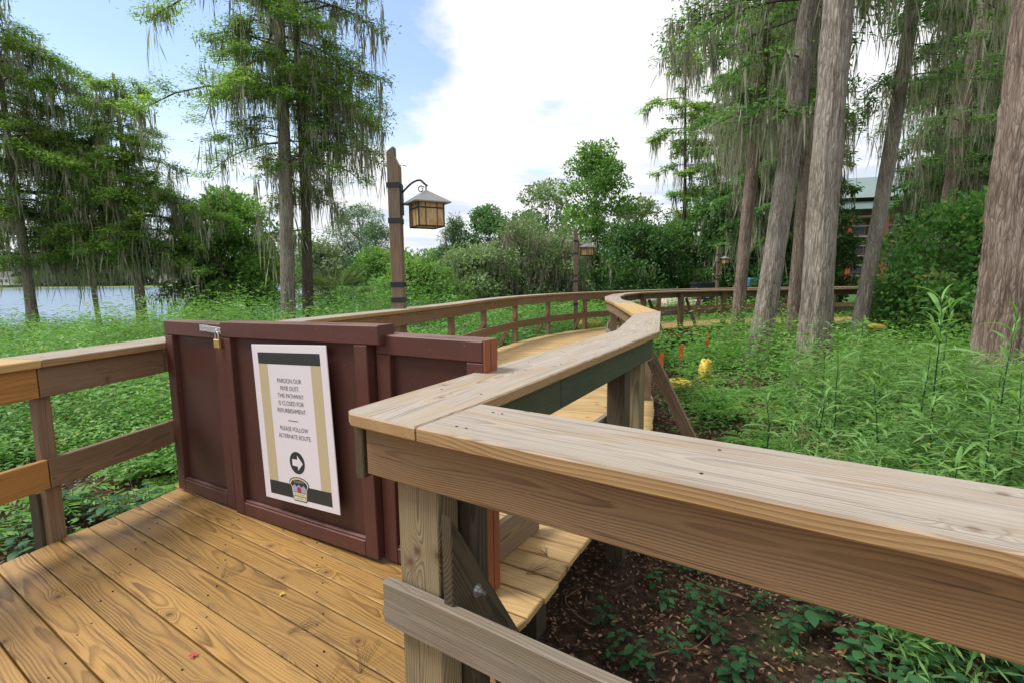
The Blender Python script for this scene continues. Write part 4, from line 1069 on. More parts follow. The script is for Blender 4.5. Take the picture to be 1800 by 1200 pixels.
# middle distance row
mid = [
 # name, label, x, y, h, w, base, mat, n, leaf, clumps, shape, moss
 ('pine_tree', 'round-topped pine left of the nearest lamp post', -13.2, 46, 9.3, 5.6, .38, 'pine', 11000, (.34, .06), 80, 'round', 0),
 ('oak_tree', 'pale bushy tree just left of the nearest lamp post, low', -9.6, 40, 5.2, 6.0, .05, 'broad', 11000, (.26, .16), 60, 'round', 0),
 ('oak_tree', 'loose grey-green tree filling the gap behind the mossy cypress', -15.8, 42, 6.0, 5.5, .1, 'greygreen', 8000, (.26, .14), 60, 'round', 40),
 ('pine_tree', 'pointed pine just right of the nearest lantern', -4.8, 44, 7.6, 4.2, .1, 'pine', 9000, (.32, .06), 70, 'cone', 0),
 ('oak_tree', 'dark round-crowned oak between the two nearest lanterns', -1.9, 46, 7.9, 5.2, .15, 'dense', 10000, (.26, .15), 70, 'round', 20),
 ('shrub_tree', 'bright green shrubby tree low behind the nearest lamp post', -4.6, 26, 2.9, 4.2, .05, 'broad', 11000, (.17, .11), 60, 'round', 60),
 ('shrub_tree', 'mid-green shrubby tree with grey moss below, left of the grey thicket', -2.2, 29, 3.7, 4.4, .05, 'greygreen', 10000, (.18, .11), 60, 'round', 130),
 ('mossy_tree', 'grey moss-smothered tree in the middle of the thicket', .6, 30, 4.9, 4.6, .05, 'greygreen', 8000, (.18, .10), 60, 'round', 420),
 ('mossy_tree', 'grey mossy tree just left of the second lamp post', 3.0, 31, 4.7, 4.2, .05, 'greygreen', 8000, (.18, .10), 60, 'round', 380),
 ('sweetgum_tree', 'feathery tree with open grey crown left of the tall leafy tree', 2.7, 40, 8.9, 4.8, .25, 'greygreen', 7000, (.26, .14), 60, 'round', 40),
 ('sweetgum_tree', 'tall leafy tree rising behind the second lantern', 5.6, 34, 10.3, 4.9, .16, 'broad', 12000, (.22, .14), 80, 'oval', 0),
 ('oak_tree', 'dark dense oak under the tall leafy tree', 7.2, 31, 4.9, 5.2, .03, 'dense', 14000, (.20, .12), 80, 'round', 60),
 ('oak_tree', 'pale grey-green tree right of the tall leafy tree', 9.4, 38, 7.2, 4.6, .1, 'greygreen', 8000, (.24, .14), 60, 'round', 60),
 ('oak_tree', 'low green tree left of the first forest trunks', 10.2, 33, 5.0, 4.6, .06, 'broad', 9000, (.2, .12), 60, 'round', 60),
 ('oak_tree', 'distant dark tree at the foot of the round-topped pine', -11.4, 50, 5.2, 7.0, .03, 'dense', 9000, (.3, .18), 60, 'round', 0),
 ('oak_tree', 'distant low tree behind the pointed pine', -7.0, 54, 6.2, 8.0, .03, 'broad', 9000, (.34, .2), 60, 'round', 0),
 ('oak_tree', 'distant low tree behind the grey thicket', 1.5, 56, 8.0, 9.0, .03, 'dense', 9000, (.36, .2), 60, 'round', 0),
]
r_ = np.random.default_rng(31)
for (nm, lb_, x, y, h, w, base, mt, n, lf_, cl, sh, mo) in mid:
    blob_tree(nm, lb_, x, y, h, w, base, mt, n=n, leaf=lf_, clumps=cl, rng=r_, shape=sh, mossn=mo, mlen=1.2, trunks=3 if base < .12 else 1, r0=.16 if nm == 'pine_tree' else .1, mossmat='brownmoss' if nm == 'mossy_tree' else 'mossy', bark_='bark_red' if nm == 'pine_tree' else 'bark_dark', mwd=.05)
# palmetto
r_ = np.random.default_rng(2)
pm_ = thing('palmetto', 'spiky palmetto at the foot of the pale straight trunk', 'palm', (-7.0, 20.5, -.6))
g = Geo()
for k_ in range(26):
    az = r_.uniform(0, 6.28); el = r_.uniform(.1, 1.3); c = np.array([math.cos(az) * math.cos(el), math.sin(az) * math.cos(el), math.sin(el)]); b_ = c * .9 + (0, 0, 1.2)
    n = 16; fan = np.linspace(-1.1, 1.1, n); sd_ = np.cross(c, (0, 0, 1)); sd_ /= np.linalg.norm(sd_) + 1e-6
    Dv = c[None] * np.cos(fan)[:, None] + sd_[None] * np.sin(fan)[:, None] - np.array([0, 0, .2])
    g.leaves(np.repeat(b_[None], n, 0), Dv, .85, .05, r_.uniform(.2, 1, n), rng=r_)
    g.tube([(0, 0, .9), b_], [.015, .01], 4, .4)
obj('fronds', g.mesh('fronds', M['palm']), pm_, PM[pm_.name])
g = Geo(); g.tube([(0, 0, -.2), (0, 0, 1.1)], [.16, .13], 9, .5); obj('trunk', g.mesh('trunk', M['bark_dark'], True), pm_, PM[pm_.name])

# right-hand cypress grove: trunk paths given as world points from base to top
BF = .85
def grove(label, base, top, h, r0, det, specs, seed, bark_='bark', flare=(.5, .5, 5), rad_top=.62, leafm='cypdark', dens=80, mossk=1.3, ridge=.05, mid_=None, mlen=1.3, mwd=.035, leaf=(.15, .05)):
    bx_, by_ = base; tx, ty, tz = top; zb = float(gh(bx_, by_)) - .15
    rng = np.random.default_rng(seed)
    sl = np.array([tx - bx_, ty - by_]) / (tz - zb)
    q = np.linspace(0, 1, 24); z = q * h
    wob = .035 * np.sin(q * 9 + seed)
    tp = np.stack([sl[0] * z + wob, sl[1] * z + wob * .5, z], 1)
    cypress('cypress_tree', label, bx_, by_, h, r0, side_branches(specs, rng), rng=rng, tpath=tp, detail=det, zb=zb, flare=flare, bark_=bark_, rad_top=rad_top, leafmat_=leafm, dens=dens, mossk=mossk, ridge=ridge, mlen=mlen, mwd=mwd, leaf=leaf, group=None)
GS = [(6.4, 9, 10, 1.7, 1.7, 1.7), (9, 16, 26, 2.6, 2.6, 2.4)]
grove('slender reddish cypress trunk, the leftmost leaning trunk of the right-hand grove', (6.25, 14.2), (6.64, 14.2, 7.05), 17, .17, (40, 150), [(6.3, 8.5, 16, 2.0, 2.4, 1.8), (8.5, 16, 26, 2.6, 2.6, 2.4)], 3, 'bark_red', mossk=2.2)
grove('leaning cypress trunk second from the left in the grove, with an orange streaked side', (5.64, 11.6), (6.35, 11.6, 7.05), 17, .24, (64, 220), [(5.6, 8, 14, 2.2, 1.8, 1.5), (8, 16, 26, 2.6, 2.6, 2.4)], 5, 'bark', mossk=1.7)
grove('narrow cypress trunk squeezed between the leaning trunk and the thickest middle trunk', (7.34, 13.4), (7.53, 13.4, 7.9), 16, .16, (36, 140), [(7.2, 9, 8, 1.2, 1.2, 1.2), (9, 15, 22, 2.4, 2.4, 2.2)], 6, 'bark_red')
grove('thick straight cypress trunk with flared foot in the middle of the grove', (5.59, 9.4), (5.66, 9.4, 5.99), 18, .262, (110, 330), [(7.5, 10, 8, 1.8, 1.8, 1.8), (10, 17, 26, 2.8, 2.8, 2.6)], 9, 'bark', flare=(.5, .62, 5), ridge=.085)
grove('lichen-grey leaning trunk right of the lodge balconies', (8.90, 13.2), (9.76, 13.2, 7.79), 16, .182, (44, 160), [(6.6, 8.4, 12, 1.5, 1.8, 1.5), (8.5, 15, 24, 2.4, 2.4, 2.2)], 12, 'bark', flare=(.4, .3, 4), mossk=1.8)
grove('far leaning trunk behind the bright green shrub', (14.32, 17.6), (15.17, 17.6, 9.86), 17, .22, (40, 150), [(5.0, 8.4, 18, 2.4, 2.4, 2.0), (8.5, 16, 24, 2.6, 2.6, 2.4)], 14, 'bark_red', mossk=1.8)
grove('massive furrowed cypress trunk at the right edge', (7.50, 7.7), (7.60, 7.7, 5.15), 18, .42, (130, 330), [(7, 10, 8, 2.0, 2.0, 2.0), (10, 17, 26, 2.8, 2.8, 2.6)], 15, 'bark_red', flare=(.5, .4, 6), ridge=.11)
# forest behind the grove
BF = .72
back = [
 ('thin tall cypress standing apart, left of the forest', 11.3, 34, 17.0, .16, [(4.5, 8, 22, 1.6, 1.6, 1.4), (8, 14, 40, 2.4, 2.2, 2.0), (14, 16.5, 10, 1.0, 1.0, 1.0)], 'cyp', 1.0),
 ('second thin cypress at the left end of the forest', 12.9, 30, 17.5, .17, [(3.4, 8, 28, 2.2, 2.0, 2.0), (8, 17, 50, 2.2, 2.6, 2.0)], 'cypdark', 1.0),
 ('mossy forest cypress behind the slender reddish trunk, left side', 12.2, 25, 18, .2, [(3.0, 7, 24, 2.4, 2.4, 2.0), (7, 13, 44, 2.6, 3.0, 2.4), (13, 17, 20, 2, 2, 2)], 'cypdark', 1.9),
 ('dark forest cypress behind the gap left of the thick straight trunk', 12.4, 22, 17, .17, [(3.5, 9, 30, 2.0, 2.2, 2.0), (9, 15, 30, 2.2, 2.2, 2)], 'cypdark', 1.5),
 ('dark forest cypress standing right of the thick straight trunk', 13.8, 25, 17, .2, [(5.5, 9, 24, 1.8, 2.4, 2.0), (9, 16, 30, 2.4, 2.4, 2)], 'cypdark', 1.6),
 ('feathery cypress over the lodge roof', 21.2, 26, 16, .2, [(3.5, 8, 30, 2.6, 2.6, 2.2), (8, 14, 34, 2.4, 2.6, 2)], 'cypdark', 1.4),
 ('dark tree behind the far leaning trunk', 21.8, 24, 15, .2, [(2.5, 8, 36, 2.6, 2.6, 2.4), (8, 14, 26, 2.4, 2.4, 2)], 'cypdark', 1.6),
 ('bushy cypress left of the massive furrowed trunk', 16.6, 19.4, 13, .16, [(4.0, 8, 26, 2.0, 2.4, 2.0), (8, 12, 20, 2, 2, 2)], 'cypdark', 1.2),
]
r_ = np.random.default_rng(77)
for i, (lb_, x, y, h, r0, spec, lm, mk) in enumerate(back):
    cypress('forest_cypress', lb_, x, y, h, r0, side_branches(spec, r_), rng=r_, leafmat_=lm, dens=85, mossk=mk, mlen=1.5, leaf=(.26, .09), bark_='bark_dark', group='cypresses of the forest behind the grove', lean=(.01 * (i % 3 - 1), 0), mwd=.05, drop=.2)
deep = [('dark understorey oak behind the leftmost leaning trunks', 13.8, 29, 8.5, 5.5), ('dark understorey oak below the mossy forest cypress', 12.9, 32, 6.5, 4.6), ('dark understorey oak left of the lodge', 13.6, 24, 5.6, 3.6),
        ('dark understorey oak right of the lodge balconies', 20.3, 22.5, 7.8, 5.6), ('dark understorey oak behind the massive furrowed trunk', 22.5, 21, 8.5, 5.5), ('far dark oak on the bank behind the third lamp post', 15.8, 42, 9, 7), ('far dark oak beyond the lodge', 36, 40, 12, 9)]
for lb_, x, y, h, w in deep:
    blob_tree('understorey_oak', lb_, x, y, h, w, .06, 'dense', n=13000, leaf=(.24, .15), clumps=90, rng=r_, mossn=90, mlen=1.3, trunks=3, group='understorey oaks', mwd=.05)
blob_tree('green_shrub', 'bright green leafy shrub left of the massive furrowed trunk', 11.7, 12.9, 3.9, 4.0, .04, 'herb', n=15000, leaf=(.13, .085), clumps=110, rng=r_, trunks=5, r0=.05, cat='shrub', open_=.2)
blob_tree('green_shrub', 'lower bright green shrub beside the walkway end on the right', 10.2, 13.4, 1.9, 2.3, .04, 'herb', n=8000, leaf=(.12, .08), clumps=60, rng=r_, trunks=4, r0=.04, cat='shrub', open_=.2)
blob_tree('green_shrub', 'leafy shrub behind the massive furrowed trunk', 14.2, 12.4, 4.6, 4.2, .04, 'broad', n=14000, leaf=(.14, .09), clumps=80, rng=r_, trunks=4, r0=.05, cat='shrub')

# ------------------------------------------------------------------ lodge behind the trees
lg = thing('lodge', 'timber lodge with green metal roofs and red columns seen between the trunks', 'building', (40, 56, 0))
LB = Matrix.Translation((39.5, 58, .0)) @ Matrix.Rotation(rad(-14), 4, 'Z'); PM[lg.name] = LB; lg.matrix_world = LB
def lbx(nm, x0, x1, y0, y1, z0, z1, mat, parent=lg):
    return obj(nm, slab_mesh(nm, [(x0, y0), (x1, y0), (x1, y1), (x0, y1)], z0, z1, mat, .01), parent, LB)
lbx('wall', -6, 14, 0, 10, -.5, 9.5, M['lodge_wood'])
for k_ in range(4): lbx('balcony_floor', -6, 14, -2.2, -.01, 1.3 + 2.1 * k_, 1.5 + 2.1 * k_, M['lodge_pale'])
for k_ in range(3):
    lbx('balcony_rail', -6, 14, -2.2, -2.1, 2.45 + 2.1 * k_, 2.55 + 2.1 * k_, M['lodge_pale'])
    for j_ in range(7): lbx('baluster', -6 + .3 * j_ + 1.2, -6 + .3 * j_ + 1.26, -2.19, -2.11, 1.51 + 2.1 * k_, 2.44 + 2.1 * k_, M['lodge_pale'])
for xk in (-6, -2.6, .8, 4.2, 7.6, 11): lbx('column', xk, xk + .35, -2.6, -2.22, -.5, 8.2, M['lodge_red'])
for k_ in range(3):
    for xk in (-5, -1.6, 1.8, 5.2, 8.6):
        w_ = lbx('window', xk, xk + 1.5, -.1, -.011, 1.7 + 2.1 * k_, 3.0 + 2.1 * k_, M['lodge_pale'])
        lbx('pane', xk + .1, xk + 1.4, -.14, -.101, 1.8 + 2.1 * k_, 2.9 + 2.1 * k_, M['glass_dark'])
def roofm(x0, x1, y0, y1, z, h, nm='roof'):
    ym = (y0 + y1) / 2
    V = [(x0, y0, z), (x1, y0, z), (x1, y1, z), (x0, y1, z), (x0, ym, z + h), (x1, ym, z + h)]
    obj(nm, mesh_from(nm, V, [(0, 1, 5, 4), (3, 4, 5, 2), (0, 4, 3), (1, 2, 5), (3, 2, 1, 0)], M['roof_green']), lg, LB)
roofm(-8, 15, -3.6, 11, 9.5, 3.2); roofm(-8.5, 3, -4.0, -2.65, 8.3, .8)

# items on the far lawn
t = thing('waste_bin', 'dark square bin beside the distant lamp post', 'bin', (9.9, 26.6, -.4))
box('body', None, (.95, .95, 1.45), M['bin_dark'], t, Mw=Matrix.Translation((9.9, 26.6, .35)))
box('lid', None, (1.05, 1.05, .12), M['bin_dark'], t, Mw=Matrix.Translation((9.9, 26.6, 1.14)))
for i, (x, y, lb_) in enumerate([(12.6, 26.5, 'blue covered lounger seen between the leftmost leaning trunks'), (13.6, 26.8, 'second blue covered lounger right beside the first one'), (15.2, 27.5, 'blue covered lounger seen left of the thick straight trunk')]):
    t = thing('covered_lounger', lb_, 'lounger', (x, y, 0), group='blue covered loungers on the far bank')
    box('cover', None, (.95, .7, .5), M['blue_tarp'], t, Mw=Matrix.Translation((x, y, 1.15)), ch=.08)
    for sx in (-.35, .35): box('leg', None, (.07, .07, 1.3), M['bin_dark'], t, Mw=Matrix.Translation((x + sx, y, .28)))
def rock(name, x, y, z, s, mat, label, cat='rock', seed=0, group=None):
    rng = np.random.default_rng(seed)
    th, ph = np.meshgrid(np.linspace(0, 2 * np.pi, 26, endpoint=False), np.linspace(.001, np.pi - .001, 15))
    R = 1 + .45 * (vnoise(np.cos(th) * 1.8 + seed, np.sin(th) * 1.8 + ph * 2, seed) - .5) + .25 * (vnoise(np.cos(th) * 5 + seed, np.sin(th) * 5 + ph * 5, seed) - .5)
    V = np.stack([x + s[0] * R * np.cos(th) * np.sin(ph), y + s[1] * R * np.sin(th) * np.sin(ph), z + s[2] * R * np.cos(ph)], -1).reshape(-1, 3)
    i = np.arange(14)[:, None] * 26; j = np.arange(26)[None]; j2 = (j + 1) % 26
    Fq = np.stack([i + j, i + 26 + j, i + 26 + j2, i + j2], -1).reshape(-1, 4)
    o = obj(name, mesh_from(name, V, Fq, mat, smooth=True), label=label, cat=cat, group=group)
    return o
ordinal_ = ['middle', 'rightmost', 'second from the left', 'second from the right', 'leftmost']
for k_, (x, y, s_) in enumerate([(8.2, 26, .7), (9.2, 27, .55), (7.6, 27.5, .5), (9.0, 25.2, .4), (6.7, 28.2, .45)]):
    rock('rock', x, y, .15, (s_, s_ * .8, s_ * .5), M['boulder_pale'], ordinal_[k_] + ' of the pale rocks on the bank behind the walkway bend', seed=k_, group='pale rocks on the far bank')

# sandbags and markers
def bag(x, y, z, s, rz, label, seed, tilt=0):
    th, ph = np.meshgrid(np.linspace(0, 2 * np.pi, 28, endpoint=False), np.linspace(.01, np.pi - .01, 15))
    c, sn = np.cos(th), np.sin(th); e = .55
    sx = np.sign(c) * abs(c) ** e; sy = np.sign(sn) * abs(sn) ** e
    fold = 1 + .55 * (fbm(np.cos(th) * 2.2 + seed, np.sin(th) * 2.2 + ph * 2.4, seed, 1.3) - .5)
    P = np.stack([sx * np.sin(ph) ** .6 * s[0] * fold, sy * np.sin(ph) ** .6 * s[1] * fold, np.cos(ph) * s[2] * fold], -1).reshape(-1, 3)
    i = np.arange(14)[:, None] * 28; j = np.arange(28)[None]; j2 = (j + 1) % 28
    Fq = np.stack([i + j, i + 28 + j, i + 28 + j2, i + j2], -1).reshape(-1, 4)
    Mw = Matrix.Translation((x, y, z)) @ Matrix.Rotation(rz, 4, 'Z') @ Matrix.Rotation(tilt, 4, 'Y')
    obj('sandbag', mesh_from('sandbag', P, Fq, M['sandbag'], smooth=True), None, Mw, label=label, cat='sandbag', group='yellow sandbags in the undergrowth')
bag(3.67, 9.6, -.26, (.12, .10, .20), .6, 'yellow bag standing upright in the ferns right of the walkway', 3, .25)
bag(2.94, 9.0, -.40, (.24, .17, .09), .2, 'yellow bag lying flat beside the walkway brace', 5)
bag(8.75, 12.2, .26, (.18, .12, .07), .1, 'yellow bag half hidden below the lichen-grey leaning trunk', 7, .15)
bag(-1.05, 10.9, -.12, (.36, .25, .16), .3, 'yellow bag just behind the left walkway rail', 8)
bag(2.6, 17.4, -.1, (.5, .25, .16), .5, 'yellow bag at the far bend of the walkway behind the rails', 9)
for k_, (x, y, lb_) in enumerate([(2.72, 9.3, 'orange marker stake nearest the walkway brace'), (3.35, 10.1, 'middle orange marker stake right of the walkway'), (4.35, 11.4, 'orange marker stake farthest along the walkway edge')]):
    t = thing('marker_stake', lb_, 'marker', (x, y, -.6), group='orange marker stakes beside the walkway')
    bar('stake', (x, y, -.65), (x + .02, y, .12 + .05 * k_), .03, .02, M['beam'], t, face=(0, 1, 0), ch=.002)
    g = Geo(); n = 6; zt = .12 + .05 * k_
    g.ribbon([(x + .02 + .01 * math.sin(i * 2), y - .02, zt - .06 * i) for i in range(n)], [.07, .09, .08, .09, .07, .04], (1, .2, 0), .5)
    obj('ribbon', g.mesh('ribbon', M['flag']), t)

# ------------------------------------------------------------------ ground vegetation
def on_deck(x, y, mar=.15):
    """mask of points under the boardwalk (plus margin)"""
    x = np.asarray(x); y = np.asarray(y); out = np.zeros(x.shape, bool)
    polyN = [(-3.6 - mar, -3), (-2.56 - mar, 3.8), (-.0 + mar, 2.1), (0 + mar, 1.75 + mar), (4.2, -1.0 + mar), (4.2, -3)]
    polys = [polyN]
    qs_ = np.linspace(0, len(pr_pts) - 1, 26)
    Rr = [DR.at(np.interp(q, uu, pr_pts[:, 0])) for q in qs_]; Ll = [DL.at(np.interp(q, uu, pr_pts[:, 1])) for q in qs_]
    Rr = [r + (r - l) / np.hypot(*(r - l)) * mar for r, l in zip(Rr, Ll)]; Ll = [l - (r - l) / np.hypot(*(r - l)) * mar for r, l in zip(Rr, Ll)]
    polys.append([tuple(p) for p in Rr] + [tuple(p) for p in Ll[::-1]])
    for poly in polys:
        c = np.zeros(x.shape, bool); n = len(poly)
        for i in range(n):
            x0, y0 = poly[i]; x1, y1 = poly[(i + 1) % n]
            if y0 == y1: continue
            c ^= ((y0 > y) != (y1 > y)) & (x < (x1 - x0) * (y - y0) / (y1 - y0) + x0)
        out |= c
    return out
def herbs(g, px, py, ph, nl, L, Wd, rng, droop=.1, spread=.12, tone=None):
    """whole plants: leaves in tiers round a leaning stem"""
    n = len(px); z0 = gh(px, py)
    base = np.stack([px, py, z0], 1); ln_ = rng.normal(size=(n, 2)) * .12
    t = np.tile((np.arange(nl) + .5) / nl, (n, 1)) + rng.uniform(-.05, .05, (n, nl)); t = .15 + .85 * t
    az = rng.uniform(0, 6.28, (n, 1)) + np.arange(nl)[None] * 2.4 + rng.normal(size=(n, nl)) * .3
    P = base[:, None] + np.stack([ln_[:, :1] * t * ph[:, None], ln_[:, 1:] * t * ph[:, None], t * ph[:, None]], -1)
    rad0 = spread * (1.1 - t)
    out = np.stack([np.cos(az), np.sin(az), rng.normal(size=(n, nl)) * .25 + .35 * (t - .4) - droop], -1)
    P = P + out * (rad0 * rng.uniform(.3, 1.2, (n, nl)))[..., None]
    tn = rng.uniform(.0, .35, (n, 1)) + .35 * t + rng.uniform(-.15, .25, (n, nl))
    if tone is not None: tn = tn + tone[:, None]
    s = (1.1 - .35 * t) * rng.uniform(.7, 1.2, (n, nl))
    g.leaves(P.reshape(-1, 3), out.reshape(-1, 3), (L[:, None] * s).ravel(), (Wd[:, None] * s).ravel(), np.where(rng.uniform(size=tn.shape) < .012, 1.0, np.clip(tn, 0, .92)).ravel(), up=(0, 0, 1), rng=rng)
def scatter(n, x0, x1, y0, y1, rng): return rng.uniform(x0, x1, n), rng.uniform(y0, y1, n)
rg = np.random.default_rng(101)
# left field: dense waist-high herbs between the boardwalk and the lake
g = Geo()
for (n, x0, x1, y0, y1, hh, nl, L, hs) in [(3000, -9, -2.3, 2.5, 7, .55, 16, .085, .30), (5600, -15, -1, 6, 13, .85, 14, .11, .35), (5400, -22, 3, 12, 22, .95, 12, .16, .35), (4600, -18, 12, 20, 40, .95, 10, .24, .4), (1500, -30, -15, 14, 27, 1.0, 10, .2, .4)]:
    px, py = scatter(n, x0, x1, y0, y1, rg)
    d = fbm(px, py, 12, .55); keep = ~on_deck(px, py, .35)
    nearbare = (fbm(px, py, 20, .8) < .50) & (py < 5.4) & (px < -2.6)
    ydist = py < shore_y(px) - .5
    keep &= ~nearbare & (ydist | (px > -6))
    px, py, d = px[keep], py[keep], d[keep]
    ph = hh * (.65 + .9 * (d - .2) * hs / .35) * rg.uniform(.7, 1.15, len(px)) * np.clip(.45 + (py - 3) / 6, .45, 1)
    ph = ph * (1 + .75 * np.exp(-((px + 6.5) / 4.2) ** 2) * np.clip((py - 6) / 6, 0, 1))
    kinds = fbm(px, py, 38, .45)
    for lo, hi, lk, wk, sp_ in ((-1, .44, 1.0, .42, 1.6), (.44, .56, .75, .6, 1.4), (.56, 2, 1.55, .2, 1.3)):
        q_ = (kinds >= lo) & (kinds < hi)
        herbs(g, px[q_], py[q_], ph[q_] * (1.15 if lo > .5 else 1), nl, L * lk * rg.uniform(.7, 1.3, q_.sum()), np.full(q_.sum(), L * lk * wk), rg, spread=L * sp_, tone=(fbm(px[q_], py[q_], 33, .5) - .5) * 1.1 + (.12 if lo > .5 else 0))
obj('herb_field', g.mesh('herb_field', M['herb']), label='waist-high bright green herbs filling the ground between boardwalk and lake', cat='undergrowth', kind='stuff')
# right side undergrowth
g = Geo()
for (n, x0, x1, y0, y1, hh, nl, L, wr_) in [(2100, 1.5, 9, 3.2, 8.5, .75, 16, .10, .34), (3800, 2.4, 15, 8, 16, 1.05, 15, .13, .36), (1800, 4, 24, 17, 30, .6, 10, .22, .42), (1500, 6, 16, 4, 10, .8, 14, .13, .34)]:
    px, py = scatter(n, x0, x1, y0, y1, rg)
    keep = ~on_deck(px, py, .35)
    bare = ((fbm(px, py, 41, .7) < .40) & (px < 5.5)) | ((px < 3.4 + .12 * py) & (py < 9.5) & (fbm(px, py, 44, 1.4) < .62))
    keep &= ~bare
    px, py = px[keep], py[keep]; d = fbm(px, py, 12, .55)
    ph = hh * (.5 + d) * rg.uniform(.6, 1.15, len(px))
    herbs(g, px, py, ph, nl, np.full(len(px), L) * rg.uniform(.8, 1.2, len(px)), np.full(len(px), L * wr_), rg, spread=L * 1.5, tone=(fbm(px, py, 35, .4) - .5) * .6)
obj('forest_undergrowth', g.mesh('forest_undergrowth', M['fern']), label='mixed green undergrowth on the forest floor right of the walkway', cat='undergrowth', kind='stuff')
# long narrow-leaved thicket at the right
g = Geo()
n = 1500; px, py = scatter(n, 1.5, 8.4, 2.3, 7.8, rg)
kx = (px - 1.2) / (py - .5)
keep = ~on_deck(px, py, .5) & (fbm(px, py, 50, .8) > .36) & (px > 1.0 + .36 * py)
px, py = px[keep], py[keep]
ph = (.42 + .85 * fbm(px, py, 52, .7)) * np.clip(.55 + (px - 1.5) / 4, .5, 1.25) * rg.uniform(.7, 1.2, len(px))
n = len(px); nl = 30; z0 = gh(px, py)
for i in range(n):
    t = rg.uniform(.12, 1, nl); az = rg.uniform(0, 6.28, nl); lx = rg.normal(size=2) * .15
    P = np.stack([px[i] + lx[0] * t, py[i] + lx[1] * t, z0[i] + ph[i] * t], 1)
    D = np.stack([np.cos(az), np.sin(az), rg.uniform(-.1, .7, nl)], 1); L = rg.uniform(.11, .26, nl)
    v = np.where(rg.uniform(size=nl) < .015, 1.0, np.clip(rg.uniform(.1, .8, nl) + .15 * t, 0, .92))
    g.leaves(P, D, L * .55, .016, v, up=(0, 0, 1), fold=.0, rng=rg)
    D2 = D + (0, 0, -.45); g.leaves(P + D / np.linalg.norm(D, axis=1)[:, None] * (L * .33)[:, None], D2, L * .6, .017, v, up=(0, 0, 1), fold=0, rng=rg)
obj('narrow_leaf_thicket', g.mesh('narrow_leaf_thicket', M['willow']), label='tangled thicket of long narrow leaves below the right handrail', cat='undergrowth', kind='stuff')
g = Geo()
for k_ in range(170):
    x = rg.uniform(2.0, 8) if k_ % 3 else rg.uniform(-11, -3); y = rg.uniform(3.2, 10)
    if on_deck(np.array([x]), np.array([y]), .4)[0] or (x > 0 and x < 1 + .35 * y): continue
    h_ = rg.uniform(.4, 1.05); l_ = rg.normal(size=2) * .35; z_ = float(gh(x, y)); q_ = np.linspace(0, 1, 5)
    g.tube(np.stack([x + l_[0] * q_ ** 2 * h_, y + l_[1] * q_ ** 2 * h_, z_ + h_ * q_], 1), .004 * (1.3 - q_), 4, .9)
obj('dry_stems', g.mesh('dry_stems', M['litter']), label='thin dry brown stems standing among the green herbs', cat='dry stems', kind='stuff')
# leaf litter and bits
g = Geo()
for (n, x0, x1, y0, y1, s_) in [(16000, .2, 4.5, .4, 5.5, .032), (7000, 1.5, 6, 5, 11, .05), (6000, -6.5, -2.4, 1.5, 6, .045)]:
    px, py = scatter(n, x0, x1, y0, y1, rg)
    P = np.stack([px, py, gh(px, py) + rg.uniform(.012, .04, n)], 1)
    D = rg.normal(size=(n, 3)) * (1, 1, .25)
    g.leaves(P, D, s_ * rg.uniform(.6, 1.5, n), s_ * .5 * rg.uniform(.6, 1.2, n), rg.uniform(0, 1, n) ** 1.7, up=(0, 0, 1), rng=rg)
obj('leaf_litter', g.mesh('leaf_litter', M['litter']), label='brown dry leaf litter scattered over the dark soil', cat='leaf litter', kind='stuff')
# ferns: shared meshes, individual plants
def fern_geo(seed):
    r = np.random.default_rng(seed); g = Geo(); nf = 9
    for k_ in range(nf):
        az = k_ / nf * 6.28 + r.uniform(-.3, .3); L = r.uniform(.38, .55); q = np.linspace(0, 1, 15)
        X = L * (q * .8); Z = L * (.95 * q - .75 * q ** 2.2)
        pts = np.stack([np.cos(az) * X, np.sin(az) * X, Z], 1)
        g.tube(pts[::2], .003, 3, .2)
        T = np.gradient(pts, axis=0); T /= np.linalg.norm(T, axis=1)[:, None]; sd_ = np.array([-math.sin(az), math.cos(az), 0])
        for s_ in (-1, 1):
            w_ = .11 * np.sin(np.clip(q * 1.08, 0, 1) * np.pi) ** .7 + .01
            g.leaves(pts[1:], s_ * sd_ * 1.0 + T[1:] * .45 + r.normal(size=(14, 3)) * .06, w_[1:], .026, np.clip(.35 + .4 * q[1:] + r.uniform(-.15, .15), 0, 1), up=(0, 0, 1), rng=r)
    return g
FG = [fern_geo(k_) for k_ in range(4)]; FM = [g_.mesh('fern_fronds', M['fern']) for g_ in FG]
ROWS = {}
def in_row(key, o, x, y): ROWS.setdefault(key, []).append((x / max(y, .2), o))
def geo_copy(g, src, x, y, z, a, s_):
    V = np.concatenate(src.V); c, n_ = math.cos(a) * s_, math.sin(a) * s_
    W_ = np.stack([V[:, 0] * c - V[:, 1] * n_ + x, V[:, 0] * n_ + V[:, 1] * c + y, V[:, 2] * s_ + z], 1)
    g.add(W_, np.concatenate(src.F), np.concatenate(src.A))
fr = random.Random(5); gbed = Geo(); nf = 0; tries = 0; NF = 0
while nf < 240 and tries < 6000:
    tries += 1
    if nf < 190: x, y = fr.uniform(2.2, 12), fr.uniform(4.6, 15)
    else: x, y = fr.uniform(-7, -2.6), fr.uniform(3.2, 9)
    if on_deck(np.array([x]), np.array([y]), .5)[0]: continue
    if x > 0 and (x < 1.5 + .2 * y or float(fbm(x, y, 61, .6)) < .36): continue
    s_ = fr.uniform(.7, 1.35); z = float(gh(x, y)) - .02; a_ = fr.uniform(0, 6.28); nf += 1
    if x > 0 and y < 9 and NF < 22:
        o = bpy.data.objects.new('fern', FM[nf % 4]); NF += 1
        put(o, None, Matrix.Translation((x, y, z)) @ Matrix.Rotation(a_, 4, 'Z') @ Matrix.Scale(s_, 4)); in_row('fern', o, x, y)
    else: geo_copy(gbed, FG[nf % 4], x, y, z, a_, s_)
